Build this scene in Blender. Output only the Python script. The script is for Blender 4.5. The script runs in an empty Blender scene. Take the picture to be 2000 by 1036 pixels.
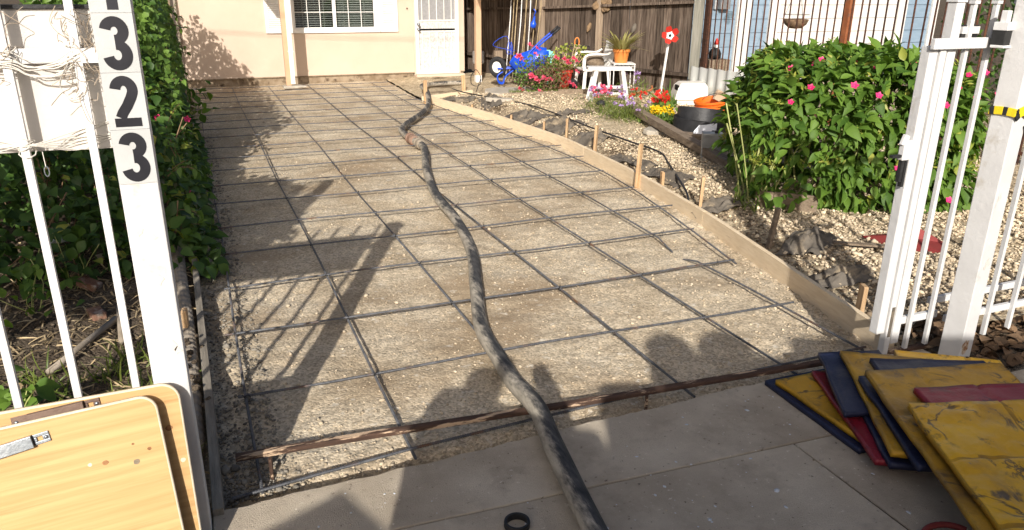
import bpy, math, random
import numpy as np
from mathutils import Vector, Matrix

random.seed(11)
rng = np.random.default_rng(11)
SC = bpy.context.scene
COL = SC.collection
R = math.radians

# ------------------------------------------------------------------ camera, sky, sun, exposure
CAM_H = 1.85
PITCH, ROLL, YAW, FOC = 0.351722689, 0.00918708590, 0.390991426, 1497.91973
fw = Vector((math.sin(YAW) * math.cos(PITCH), math.cos(YAW) * math.cos(PITCH), -math.sin(PITCH)))
rt = Vector((math.cos(YAW), -math.sin(YAW), 0))
up = rt.cross(fw)
rt2 = rt * math.cos(ROLL) + up * math.sin(ROLL)
up2 = up * math.cos(ROLL) - rt * math.sin(ROLL)
cd = bpy.data.cameras.new('camera')
cd.sensor_width = 36
cd.lens = FOC * 36 / 2000
cd.clip_start = 0.05
cd.clip_end = 2000
cam = bpy.data.objects.new('camera', cd)
COL.objects.link(cam)
M = Matrix((rt2, up2, -fw)).transposed().to_4x4()
M.translation = (0, 0, CAM_H)
cam.matrix_world = M
SC.camera = cam

SUN_AZ, SUN_EL = R(24.0), R(27.0)        # heading of the shadows from +Y towards +X; height of the sun
w = bpy.data.worlds.new('World')
SC.world = w
w.use_nodes = True
wn = w.node_tree
bg = wn.nodes['Background']
sky = wn.nodes.new('ShaderNodeTexSky')
sky.sky_type = 'NISHITA'
sky.sun_disc = False
sky.sun_elevation = SUN_EL
sky.sun_rotation = math.pi + SUN_AZ
sky.air_density = 0.7
sky.dust_density = 4.0
sky.ozone_density = 0.6
wn.links.new(sky.outputs[0], bg.inputs[0])
bg.inputs[1].default_value = 0.10
sd = bpy.data.lights.new('sun', 'SUN')
sd.energy = 5.0
sd.angle = R(0.53)
sd.color = (1.0, 0.945, 0.87)
sun = bpy.data.objects.new('sun', sd)
COL.objects.link(sun)
sdir = Vector((math.sin(SUN_AZ) * math.cos(SUN_EL), math.cos(SUN_AZ) * math.cos(SUN_EL), -math.sin(SUN_EL)))
sun.rotation_euler = sdir.to_track_quat('-Z', 'Y').to_euler()
sun.location = (-8, -18, 14)
SC.view_settings.view_transform = 'Standard'
SC.view_settings.look = 'None'
SC.view_settings.exposure = 0.24
SC.view_settings.gamma = 1.0
SC.render.engine = 'CYCLES'
SC.cycles.use_denoising = True
SC.cycles.max_bounces = 8

# ------------------------------------------------------------------ materials
def nd(nt, t, **kw):
    n = nt.nodes.new(t)
    for k, v in kw.items():
        setattr(n, k, v)
    return n

def setin(n, **kw):
    for k, v in kw.items():
        n.inputs[k.replace('_', ' ')].default_value = v
    return n

def rgba(c):
    return (c[0], c[1], c[2], 1)

def base_nodes(name):
    m = bpy.data.materials.new(name)
    m.use_nodes = True
    nt = m.node_tree
    b = nt.nodes['Principled BSDF']
    return m, nt, b

def mixc(nt, fac, a, b, blend='MIX'):
    x = nd(nt, 'ShaderNodeMix', data_type='RGBA', blend_type=blend)
    for s, v in ((0, fac), (6, a), (7, b)):
        if hasattr(v, 'is_linked') or hasattr(v, 'links'):
            nt.links.new(v, x.inputs[s])
        elif s == 0:
            x.inputs[0].default_value = v
        else:
            x.inputs[s].default_value = rgba(v)
    return x.outputs[2]

def ramp(nt, src, lo, hi, a=(0, 0, 0), b=(1, 1, 1)):
    r = nd(nt, 'ShaderNodeValToRGB')
    r.color_ramp.elements[0].position = lo
    r.color_ramp.elements[0].color = rgba(a)
    r.color_ramp.elements[1].position = hi
    r.color_ramp.elements[1].color = rgba(b)
    nt.links.new(src, r.inputs[0])
    return r.outputs[0]

def noise(nt, vec, scale, detail=6, rough=.6, dist=0):
    n = nd(nt, 'ShaderNodeTexNoise')
    setin(n, Scale=scale, Detail=detail, Roughness=rough, Distortion=dist)
    nt.links.new(vec, n.inputs['Vector'])
    return n.outputs['Fac']

def coords(nt, stretch=(1, 1, 1)):
    tc = nd(nt, 'ShaderNodeTexCoord')
    oi = nd(nt, 'ShaderNodeObjectInfo')
    mp = nd(nt, 'ShaderNodeMapping')
    mp.inputs['Scale'].default_value = stretch
    nt.links.new(tc.outputs['Object'], mp.inputs['Vector'])
    sc = nd(nt, 'ShaderNodeVectorMath', operation='SCALE')
    sc.inputs[0].default_value = (37, 53, 71)
    nt.links.new(oi.outputs['Random'], sc.inputs['Scale'])
    ad = nd(nt, 'ShaderNodeVectorMath', operation='ADD')
    nt.links.new(mp.outputs[0], ad.inputs[0])
    nt.links.new(sc.outputs[0], ad.inputs[1])
    return ad.outputs[0], oi

def pm(name, c1, c2=None, scale=6, stretch=(1, 1, 1), rough=.8, bump=.25, bscale=70, dirts=(), rv=0.0, metal=0.0,
       spec=.3, lo=.35, hi=.65, vor=None, detail=8, veins=None, island=0.0):
    """noise-mixed paint: two tones, dirt patches (colour, scale, lo, hi), veins (colour, scale, width), vor (scale, amount)"""
    m, nt, b = base_nodes(name)
    c2 = c2 or c1
    vec, oi = coords(nt, stretch)
    n1 = noise(nt, vec, scale, detail)
    col = mixc(nt, ramp(nt, n1, lo, hi), c1, c2)
    if vor:
        v = nd(nt, 'ShaderNodeTexVoronoi')
        v.inputs['Scale'].default_value = vor[0]
        nt.links.new(vec, v.inputs['Vector'])
        hsv = nd(nt, 'ShaderNodeSeparateColor')
        nt.links.new(v.outputs['Color'], hsv.inputs[0])
        g = ramp(nt, hsv.outputs[0], 0, 1, (1 - vor[1],) * 3, (1 + vor[1],) * 3)
        col = mixc(nt, 1.0, col, g, 'MULTIPLY')
    if veins:
        nv = noise(nt, vec, veins[1], 5, .55, 1.2)
        ma = nd(nt, 'ShaderNodeMath', operation='SUBTRACT')
        nt.links.new(nv, ma.inputs[0])
        ma.inputs[1].default_value = .5
        mb = nd(nt, 'ShaderNodeMath', operation='ABSOLUTE')
        nt.links.new(ma.outputs[0], mb.inputs[0])
        mk = nd(nt, 'ShaderNodeMath', operation='MULTIPLY')
        nt.links.new(ramp(nt, mb.outputs[0], 0, veins[2], (1, 1, 1), (0, 0, 0)), mk.inputs[0])
        nt.links.new(ramp(nt, noise(nt, vec, veins[1] * .9 + 1.7, 3, .5), .50, .60), mk.inputs[1])
        col = mixc(nt, mk.outputs[0], col, veins[0])
    for (dc, ds, dl, dh) in dirts:
        col = mixc(nt, ramp(nt, noise(nt, vec, ds, 7, .65), dl, dh), col, dc)
    if rv:
        g = ramp(nt, oi.outputs['Random'], 0, 1, (1 - rv,) * 3, (1 + rv,) * 3)
        col = mixc(nt, 1.0, col, g, 'MULTIPLY')
    if island:
        ge = nd(nt, 'ShaderNodeNewGeometry')
        g = ramp(nt, ge.outputs['Random Per Island'], 0, 1, (1 - island,) * 3, (1 + island,) * 3)
        col = mixc(nt, 1.0, col, g, 'MULTIPLY')
    nt.links.new(col, b.inputs['Base Color'])
    b.inputs['Roughness'].default_value = rough
    b.inputs['Metallic'].default_value = metal
    b.inputs['Specular IOR Level'].default_value = spec
    if bump:
        bn = noise(nt, vec, bscale, 5, .6)
        bp = nd(nt, 'ShaderNodeBump')
        bp.inputs['Strength'].default_value = bump
        bp.inputs['Distance'].default_value = .01
        nt.links.new(bn, bp.inputs['Height'])
        if vor:
            b2 = nd(nt, 'ShaderNodeBump')
            b2.inputs['Strength'].default_value = min(1, bump)
            b2.inputs['Distance'].default_value = .008
            b2.invert = True
            nt.links.new(v.outputs['Distance'], b2.inputs['Height'])
            nt.links.new(bp.outputs[0], b2.inputs['Normal'])
            bp = b2
        nt.links.new(bp.outputs[0], b.inputs['Normal'])
    return m

def leafmat(name, c1, c2, trans=.35, rough=.45):
    m, nt, b = base_nodes(name)
    ge = nd(nt, 'ShaderNodeNewGeometry')
    oi = nd(nt, 'ShaderNodeObjectInfo')
    ad = nd(nt, 'ShaderNodeMath', operation='ADD')
    nt.links.new(ge.outputs['Random Per Island'], ad.inputs[0])
    nt.links.new(oi.outputs['Random'], ad.inputs[1])
    fr = nd(nt, 'ShaderNodeMath', operation='FRACT')
    nt.links.new(ad.outputs[0], fr.inputs[0])
    tc = nd(nt, 'ShaderNodeTexCoord')
    nz = noise(nt, tc.outputs['Object'], 35, 3)
    f2 = nd(nt, 'ShaderNodeMath', operation='MULTIPLY_ADD')
    nt.links.new(nz, f2.inputs[0])
    f2.inputs[1].default_value = .5
    nt.links.new(fr.outputs[0], f2.inputs[2])
    col = mixc(nt, ramp(nt, f2.outputs[0], .1, 1.25), c1, c2)
    nt.links.new(col, b.inputs['Base Color'])
    b.inputs['Roughness'].default_value = rough
    b.inputs['Specular IOR Level'].default_value = .35
    tr = nd(nt, 'ShaderNodeBsdfTranslucent')
    tcx = mixc(nt, 1.0, col, (1.5, 1.6, .6), 'MULTIPLY')
    nt.links.new(tcx, tr.inputs[0])
    mx = nd(nt, 'ShaderNodeMixShader')
    mx.inputs[0].default_value = trans
    nt.links.new(b.outputs[0], mx.inputs[1])
    nt.links.new(tr.outputs[0], mx.inputs[2])
    nt.links.new(mx.outputs[0], nt.nodes['Material Output'].inputs[0])
    return m

def glassmat(name, tint=(.9, .95, .95), refl=.12):
    m, nt, b = base_nodes(name)
    tr = nd(nt, 'ShaderNodeBsdfTransparent')
    tr.inputs[0].default_value = rgba(tint)
    gl = nd(nt, 'ShaderNodeBsdfGlossy')
    gl.inputs['Roughness'].default_value = .03
    mx = nd(nt, 'ShaderNodeMixShader')
    mx.inputs[0].default_value = refl
    nt.links.new(tr.outputs[0], mx.inputs[1])
    nt.links.new(gl.outputs[0], mx.inputs[2])
    nt.links.new(mx.outputs[0], nt.nodes['Material Output'].inputs[0])
    return m

MT = {}
MT['bed'] = pm('packed_base_rock', (.43, .345, .235), (.59, .505, .375), 1.8, rough=.95, bump=.4, bscale=120,
               dirts=(((.34, .255, .165), 1.0, .49, .69), ((.71, .64, .52), 16, .58, .70), ((.23, .185, .13), 42, .60, .69)), vor=(80, .32), spec=.1)
MT['stone_bed'] = pm('base_rock_stone', (.40, .325, .225), (.57, .485, .36), 9, rough=.9, bump=.3, island=.30, spec=.15)
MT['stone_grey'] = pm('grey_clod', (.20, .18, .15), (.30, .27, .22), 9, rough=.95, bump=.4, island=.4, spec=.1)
MT['gravel'] = pm('cream_gravel', (.46, .37, .25), (.61, .51, .37), 7, rough=.85, bump=.25, island=.38, spec=.2)
MT['garden'] = pm('garden_gravel_ground', (.40, .32, .21), (.54, .45, .315), 9, rough=.95, bump=.7, bscale=90, vor=(60, .35),
                  dirts=(((.13, .095, .06), 1.3, .50, .62),), spec=.1)
MT['soil'] = pm('dark_soil', (.075, .058, .042), (.15, .118, .085), 5, rough=.98, bump=.9, bscale=60, vor=(70, .3),
                dirts=(((.22, .17, .10), 3, .58, .7),), spec=.08)
MT['concrete'] = pm('sidewalk_concrete', (.53, .45, .345), (.66, .575, .45), 3, rough=.92, bump=.8, bscale=240, spec=.2,
                    dirts=(((.35, .285, .21), .9, .46, .68), ((.42, .35, .265), 5, .52, .70), ((.80, .73, .62), 48, .64, .68), ((.17, .135, .10), 40, .64, .69)))
MT['concrete_old'] = pm('broken_concrete', (.36, .32, .26), (.46, .42, .35), 5, rough=.95, bump=.6, bscale=60)
MT['asphalt'] = pm('asphalt', (.045, .045, .047), (.07, .068, .065), 3, rough=.95, bump=.6, bscale=200)
MT['rebar'] = pm('rebar_steel', (.065, .068, .076), (.135, .138, .148), 25, rough=.5, bump=.3, bscale=200, metal=.3, spec=.5,
                 dirts=(((.17, .085, .04), 5, .55, .70),))
MT['wire'] = pm('tie_wire', (.03, .03, .032), rough=.5, bump=0, metal=.6)
MT['rust_strip'] = pm('rusted_strip', (.060, .036, .026), (.115, .066, .045), 9, rough=.85, bump=.5, stretch=(1, 6, 6),
                      dirts=(((.58, .42, .28), 4.5, .56, .60), ((.03, .02, .018), 12, .6, .7)))
def hosemat():
    m, nt, b = base_nodes('rubber_hose')
    vec, oi = coords(nt, (2.6, .55, 2.6))
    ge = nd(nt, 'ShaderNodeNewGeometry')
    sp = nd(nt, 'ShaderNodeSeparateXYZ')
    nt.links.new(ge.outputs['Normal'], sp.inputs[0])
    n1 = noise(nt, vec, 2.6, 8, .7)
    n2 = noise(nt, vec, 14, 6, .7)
    f = nd(nt, 'ShaderNodeMath', operation='MULTIPLY_ADD')      # shading put into the colour: top and right darker, left paler, among cement patches
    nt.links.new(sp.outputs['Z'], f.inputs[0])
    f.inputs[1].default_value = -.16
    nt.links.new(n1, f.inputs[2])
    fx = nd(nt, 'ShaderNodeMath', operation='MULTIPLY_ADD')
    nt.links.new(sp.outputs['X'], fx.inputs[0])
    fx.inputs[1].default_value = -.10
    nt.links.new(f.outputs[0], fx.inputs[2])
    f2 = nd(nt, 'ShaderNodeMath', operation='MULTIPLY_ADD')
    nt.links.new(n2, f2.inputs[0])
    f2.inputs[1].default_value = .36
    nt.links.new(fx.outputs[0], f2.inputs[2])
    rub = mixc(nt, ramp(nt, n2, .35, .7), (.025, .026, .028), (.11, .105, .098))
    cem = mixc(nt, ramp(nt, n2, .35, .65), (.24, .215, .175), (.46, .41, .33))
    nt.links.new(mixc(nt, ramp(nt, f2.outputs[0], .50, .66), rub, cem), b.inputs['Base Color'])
    b.inputs['Roughness'].default_value = .7
    b.inputs['Specular IOR Level'].default_value = .3
    bp = nd(nt, 'ShaderNodeBump')
    bp.inputs['Strength'].default_value = .35
    bp.inputs['Distance'].default_value = .006
    nt.links.new(f2.outputs[0], bp.inputs['Height'])
    nt.links.new(bp.outputs[0], b.inputs['Normal'])
    return m
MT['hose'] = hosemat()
MT['hose_rust'] = pm('rusted_coupling', (.19, .10, .065), (.31, .21, .155), 20, rough=.8, bump=.4)
MT['rubber'] = pm('black_rubber', (.012, .012, .013), (.025, .025, .026), 20, rough=.55, bump=.2, spec=.4)
MT['form'] = pm('new_form_lumber', (.70, .555, .37), (.79, .65, .46), 2.2, stretch=(3, 3, 24), rough=.8, bump=.25, bscale=20, rv=.06,
                dirts=(((.60, .46, .30), 2.6, .58, .75),))
MT['form_old'] = pm('weathered_form_board', (.20, .175, .14), (.34, .30, .24), 2.5, stretch=(14, 1.5, 14), rough=.9, bump=.5, bscale=12,
                    dirts=(((.42, .37, .29), 2.5, .58, .7),))
MT['stake'] = pm('stake_wood', (.40, .25, .13), (.55, .38, .22), 3, stretch=(14, 14, 1.5), rough=.85, bump=.3, rv=.18)
MT['fence'] = pm('weathered_fence_wood', (.052, .037, .028), (.165, .128, .100), 2.4, stretch=(16, 16, 1.0), rough=.95, bump=.6, bscale=8, rv=.36,
                 dirts=(((.025, .019, .015), 1.5, .54, .70), ((.29, .235, .19), 2.0, .60, .8)), spec=.1)
MT['fence_post'] = pm('fence_post_wood', (.22, .16, .11), (.33, .26, .19), 2.5, stretch=(14, 14, 1), rough=.95, bump=.5, bscale=8, rv=.15)
MT['grey_post'] = pm('grey_green_post', (.22, .215, .18), (.33, .32, .27), 2.5, stretch=(12, 12, 1), rough=.95, bump=.5, bscale=8)
MT['timber'] = pm('old_timber', (.15, .112, .078), (.27, .21, .15), 2.5, stretch=(14, 1.4, 14), rough=.95, bump=.5, bscale=8, rv=.15)
MT['stucco'] = pm('cream_stucco', (.55, .435, .34), (.60, .48, .38), 1.3, rough=.92, bump=.35, bscale=140, spec=.15,
                  dirts=(((.50, .39, .30), .7, .50, .8), ((.46, .36, .27), 3, .66, .8)))
MT['tanpaint'] = pm('tan_paint', (.50, .33, .20), (.56, .38, .24), 4, rough=.7, bump=.15, rv=.04)
MT['trimwhite'] = pm('white_trim_paint', (.74, .72, .68), (.80, .79, .76), 5, rough=.55, bump=.1)
MT['found'] = pm('dirty_foundation', (.20, .145, .09), (.34, .27, .19), 6, rough=.95, bump=.6, dirts=(((.08, .055, .035), 9, .55, .68),))
MT['screenwhite'] = pm('white_perforated_metal', (.42, .41, .40), (.60, .59, .57), 22, rough=.6, bump=.2, bscale=200, lo=.42, hi=.56)
MT['screengrey'] = pm('grey_screen_mesh', (.24, .24, .245), (.30, .30, .305), 18, rough=.6, bump=.2, bscale=200)
MT['glass'] = glassmat('window_glass', (.80, .84, .84), .14)
MT['clear'] = glassmat('cloudy_plastic', (.80, .80, .76), .18)
_nt = MT['clear'].node_tree
_df = _nt.nodes.new('ShaderNodeBsdfDiffuse')
_df.inputs[0].default_value = (.62, .63, .60, 1)
_mx = _nt.nodes.new('ShaderNodeMixShader')
_mx.inputs[0].default_value = .42
_out = _nt.nodes['Material Output']
_old = _out.inputs[0].links[0].from_socket
_nt.links.new(_old, _mx.inputs[1])
_nt.links.new(_df.outputs[0], _mx.inputs[2])
_nt.links.new(_mx.outputs[0], _out.inputs[0])
MT['dark'] = pm('dark_interior', (.012, .011, .010), (.02, .019, .018), 4, rough=.95, bump=0)
MT['blind'] = pm('blind_slat', (.60, .57, .52), (.66, .63, .58), 8, rough=.6, bump=0)
MT['roof'] = pm('roof_shingle', (.10, .09, .085), (.16, .15, .14), 30, rough=.95, bump=.5)
MT['gate'] = pm('white_gate_paint', (.585, .58, .57), (.655, .65, .64), 5, rough=.5, bump=.22, bscale=35, spec=.4,
                dirts=(((.47, .44, .39), 9, .60, .74), ((.30, .20, .12), 17, .69, .75), ((.72, .72, .71), 26, .66, .69)))
MT['gate_rust'] = pm('chipped_rust', (.30, .15, .07), (.62, .52, .40), 22, rough=.9, bump=.6, lo=.45, hi=.55)
MT['panel'] = pm('white_panel_board', (.56, .53, .49), (.62, .60, .56), 3, rough=.7, bump=.2, dirts=(((.44, .39, .325), 5, .56, .8),))
MT['tile'] = pm('reflective_number_tile', (.42, .43, .425), (.47, .48, .475), 9, rough=.5, bump=.1, bscale=160)
MT['ink'] = pm('black_number', (.012, .012, .016), (.022, .022, .028), 9, rough=.45, bump=0)
MT['string'] = pm('white_string', (.66, .63, .57), rough=.9, bump=0)
MT['dryvine'] = pm('dry_vine', (.26, .20, .14), (.38, .32, .25), 9, rough=.95, bump=0, island=.3)
MT['iron'] = pm('rusty_iron_bar', (.045, .024, .017), (.11, .045, .025), 6, stretch=(2, 2, 5), rough=.75, bump=.3, rv=.45, metal=.2)
MT['iron_post'] = pm('rusty_iron_post', (.20, .065, .025), (.30, .11, .045), 7, rough=.8, bump=.3, dirts=(((.10, .085, .075), 5, .58, .68),))
MT['siding'] = pm('blue_grey_siding', (.20, .28, .36), (.24, .32, .405), 3, stretch=(1, 1, 6), rough=.7, bump=.15, rv=.06)
MT['sidingwhite'] = pm('white_siding', (.60, .585, .555), (.66, .645, .615), 3, rough=.6, bump=.1, rv=.03)
MT['ply'] = pm('plywood', (.47, .285, .115), (.57, .375, .17), 1.5, stretch=(1.1, 34, 1), rough=.55, bump=.12, bscale=25, spec=.35,
               dirts=(((.39, .215, .08), 1.3, .54, .78), ((.60, .44, .25), .6, .58, .8)))
MT['plyedge'] = pm('plywood_edge', (.46, .30, .16), (.60, .44, .27), 6, stretch=(40, 40, 3), rough=.85, bump=.3)
MT['knot'] = pm('plywood_knot', (.17, .075, .03), (.36, .19, .08), 60, rough=.6, bump=.2)
MT['plywhite'] = pm('worn_plywood_edge', (.62, .53, .38), (.70, .62, .48), 12, rough=.8, bump=.2)
MT['zinc'] = pm('zinc_bracket', (.24, .27, .30), (.36, .39, .42), 14, rough=.38, bump=.1, metal=.85)
MT['brownmetal'] = pm('brown_bracket', (.13, .085, .065), (.20, .14, .11), 10, rough=.6, bump=.2, metal=.3)
MT['mat_y'] = pm('yellow_stamp_mat', (.66, .355, .012), (.80, .46, .020), 6, rough=.42, bump=.4, bscale=40, spec=.45, rv=.05,
                 dirts=(((.30, .17, .05), 3.5, .52, .76), ((.12, .08, .04), 9, .58, .68), ((.22, .17, .12), 30, .66, .74)), veins=((.10, .07, .035), 4.5, .03))
MT['mat_yd'] = pm('dirty_yellow_stamp_mat', (.46, .25, .016), (.60, .33, .022), 5, rough=.5, bump=.4, bscale=40, spec=.4, rv=.1,
                  dirts=(((.15, .09, .04), 3.5, .44, .68), ((.10, .07, .04), 10, .57, .68), ((.28, .22, .16), 25, .66, .76)), veins=((.09, .06, .03), 4.5, .03))
MT['mat_b'] = pm('navy_stamp_mat', (.012, .015, .042), (.024, .030, .072), 7, rough=.5, bump=.35, bscale=40, spec=.35,
                 dirts=(((.09, .088, .09), 5, .55, .75),))
MT['mat_r'] = pm('crimson_stamp_mat', (.20, .010, .022), (.29, .018, .035), 6, rough=.4, bump=.3, bscale=40, spec=.45,
                 dirts=(((.10, .05, .045), 5, .55, .72),), veins=((.07, .012, .02), 4, .02))
MT['leaf'] = leafmat('four_oclock_leaf', (.034, .090, .012), (.125, .22, .030), .24, .6)
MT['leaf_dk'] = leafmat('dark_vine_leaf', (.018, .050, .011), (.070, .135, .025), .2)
MT['leaf_yl'] = leafmat('yellowing_leaf', (.16, .24, .03), (.34, .36, .07), .3)
MT['ivy'] = leafmat('ivy_leaf', (.040, .095, .017), (.135, .225, .042), .22)
MT['stem'] = pm('pale_green_stem', (.30, .34, .10), (.42, .42, .18), 8, rough=.7, bump=.1, island=.2)
MT['twig'] = pm('brown_twig', (.16, .10, .055), (.26, .17, .10), 8, rough=.9, bump=.2, island=.3)
MT['pink'] = leafmat('magenta_petal', (.62, .015, .12), (.80, .05, .22), .25)
MT['rose'] = leafmat('rose_pink_petal', (.66, .055, .15), (.80, .17, .29), .25)
MT['yellowfl'] = leafmat('yellow_petal', (.78, .52, .01), (.86, .66, .03), .2)
MT['purple'] = leafmat('lavender_petal', (.34, .20, .52), (.52, .38, .66), .25)
MT['redfl'] = leafmat('red_petal', (.60, .02, .015), (.72, .06, .04), .2)
MT['grass'] = leafmat('grass_blade', (.06, .10, .018), (.17, .21, .045), .22)
MT['straw'] = pm('straw_litter', (.25, .185, .10), (.42, .33, .20), 9, rough=.95, bump=0, island=.45)
MT['litter'] = pm('dry_leaf_litter', (.09, .055, .03), (.22, .14, .08), 9, rough=.95, bump=.2, island=.5)
MT['aloe'] = leafmat('spiky_leaf', (.20, .20, .055), (.38, .34, .14), .2)
MT['terra'] = pm('orange_plastic_pot', (.60, .20, .045), (.68, .25, .06), 5, rough=.5, bump=.1, spec=.4)
MT['orange'] = pm('orange_bucket_plastic', (.72, .13, .012), (.78, .17, .02), 5, rough=.4, bump=.1, spec=.45)
MT['redpot'] = pm('red_pot', (.42, .025, .018), (.52, .04, .025), 5, rough=.45, bump=.1)
MT['whiteplastic'] = pm('white_plastic', (.74, .72, .68), (.80, .78, .74), 6, rough=.45, bump=.1, spec=.4)
MT['whitewood'] = pm('white_painted_wood', (.72, .71, .68), (.80, .79, .77), 5, stretch=(4, 4, 4), rough=.6, bump=.2, dirts=(((.5, .46, .4), 8, .66, .78),))
MT['bin'] = pm('ivory_plastic_bin', (.72, .68, .60), (.78, .745, .67), 4, rough=.5, bump=.1)
MT['blue'] = pm('blue_enamel', (.008, .06, .50), (.012, .085, .60), 5, rough=.35, bump=.1, spec=.5)
MT['tyre'] = pm('tyre_rubber', (.018, .018, .018), (.035, .034, .033), 12, rough=.8, bump=.3)
MT['black_iron'] = pm('black_iron', (.015, .015, .015), (.03, .03, .03), 12, rough=.6, bump=.2)
MT['black_plastic'] = pm('black_edging_plastic', (.014, .014, .015), (.026, .026, .028), 12, rough=.5, bump=.3, bscale=30, spec=.45)
MT['fabric'] = pm('weed_fabric', (.085, .072, .058), (.17, .148, .12), 7, rough=.95, bump=.5, bscale=90, dirts=(((.34, .27, .18), 5, .52, .68),))
MT['paper'] = pm('white_paper', (.70, .72, .75), (.76, .78, .80), 6, rough=.8, bump=.05)
MT['tin'] = pm('grey_tin', (.32, .33, .34), (.45, .46, .47), 8, rough=.4, bump=.1, metal=.7)
MT['teal'] = pm('teal_ornament', (.18, .55, .46), (.24, .62, .53), 5, rough=.6, bump=.1)
MT['brick'] = pm('red_brick', (.17, .085, .055), (.25, .15, .105), 12, rough=.95, bump=.5, dirts=(((.40, .36, .31), 7, .55, .66),))
MT['pipe'] = pm('dusty_pipe', (.24, .20, .15), (.36, .31, .25), 9, rough=.85, bump=.3)
MT['redhose'] = pm('rust_red_hose', (.42, .12, .055), (.50, .17, .08), 9, rough=.6, bump=.1)
MT['redplastic'] = pm('dull_red_plastic', (.19, .028, .026), (.26, .05, .045), 5, rough=.55, bump=.1, dirts=(((.3, .2, .14), 6, .6, .75),))
MT['yb_y'] = pm('yellow_strap', (.80, .58, .02), rough=.6, bump=.1)
MT['moss'] = pm('moss_cup', (.15, .10, .06), (.27, .18, .10), 14, rough=.98, bump=.8)
MT['coir'] = pm('coir_lining', (.10, .065, .04), (.21, .14, .085), 14, rough=.98, bump=.8)
MT['tanpaint2'] = pm('rosy_wood', (.42, .30, .19), (.52, .39, .27), 6, rough=.8, bump=.2)
MT['cloth'] = pm('work_shirt', (.20, .22, .26), (.25, .27, .31), 6, rough=.9, bump=.2)
MT['truckpaint'] = pm('white_truck_paint', (.72, .72, .71), (.76, .76, .75), 3, rough=.35, bump=.05)
MT['clod'] = pm('brown_clod', (.14, .105, .07), (.27, .21, .145), 12, rough=.97, bump=.5, island=.4, spec=.08)

# ------------------------------------------------------------------ geometry helpers
WM = {}

def fin(o, parent):
    if parent is not None:
        o.parent = parent
        o.matrix_parent_inverse = WM.get(parent.name, Matrix.Identity(4)).inverted()
    return o

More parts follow.
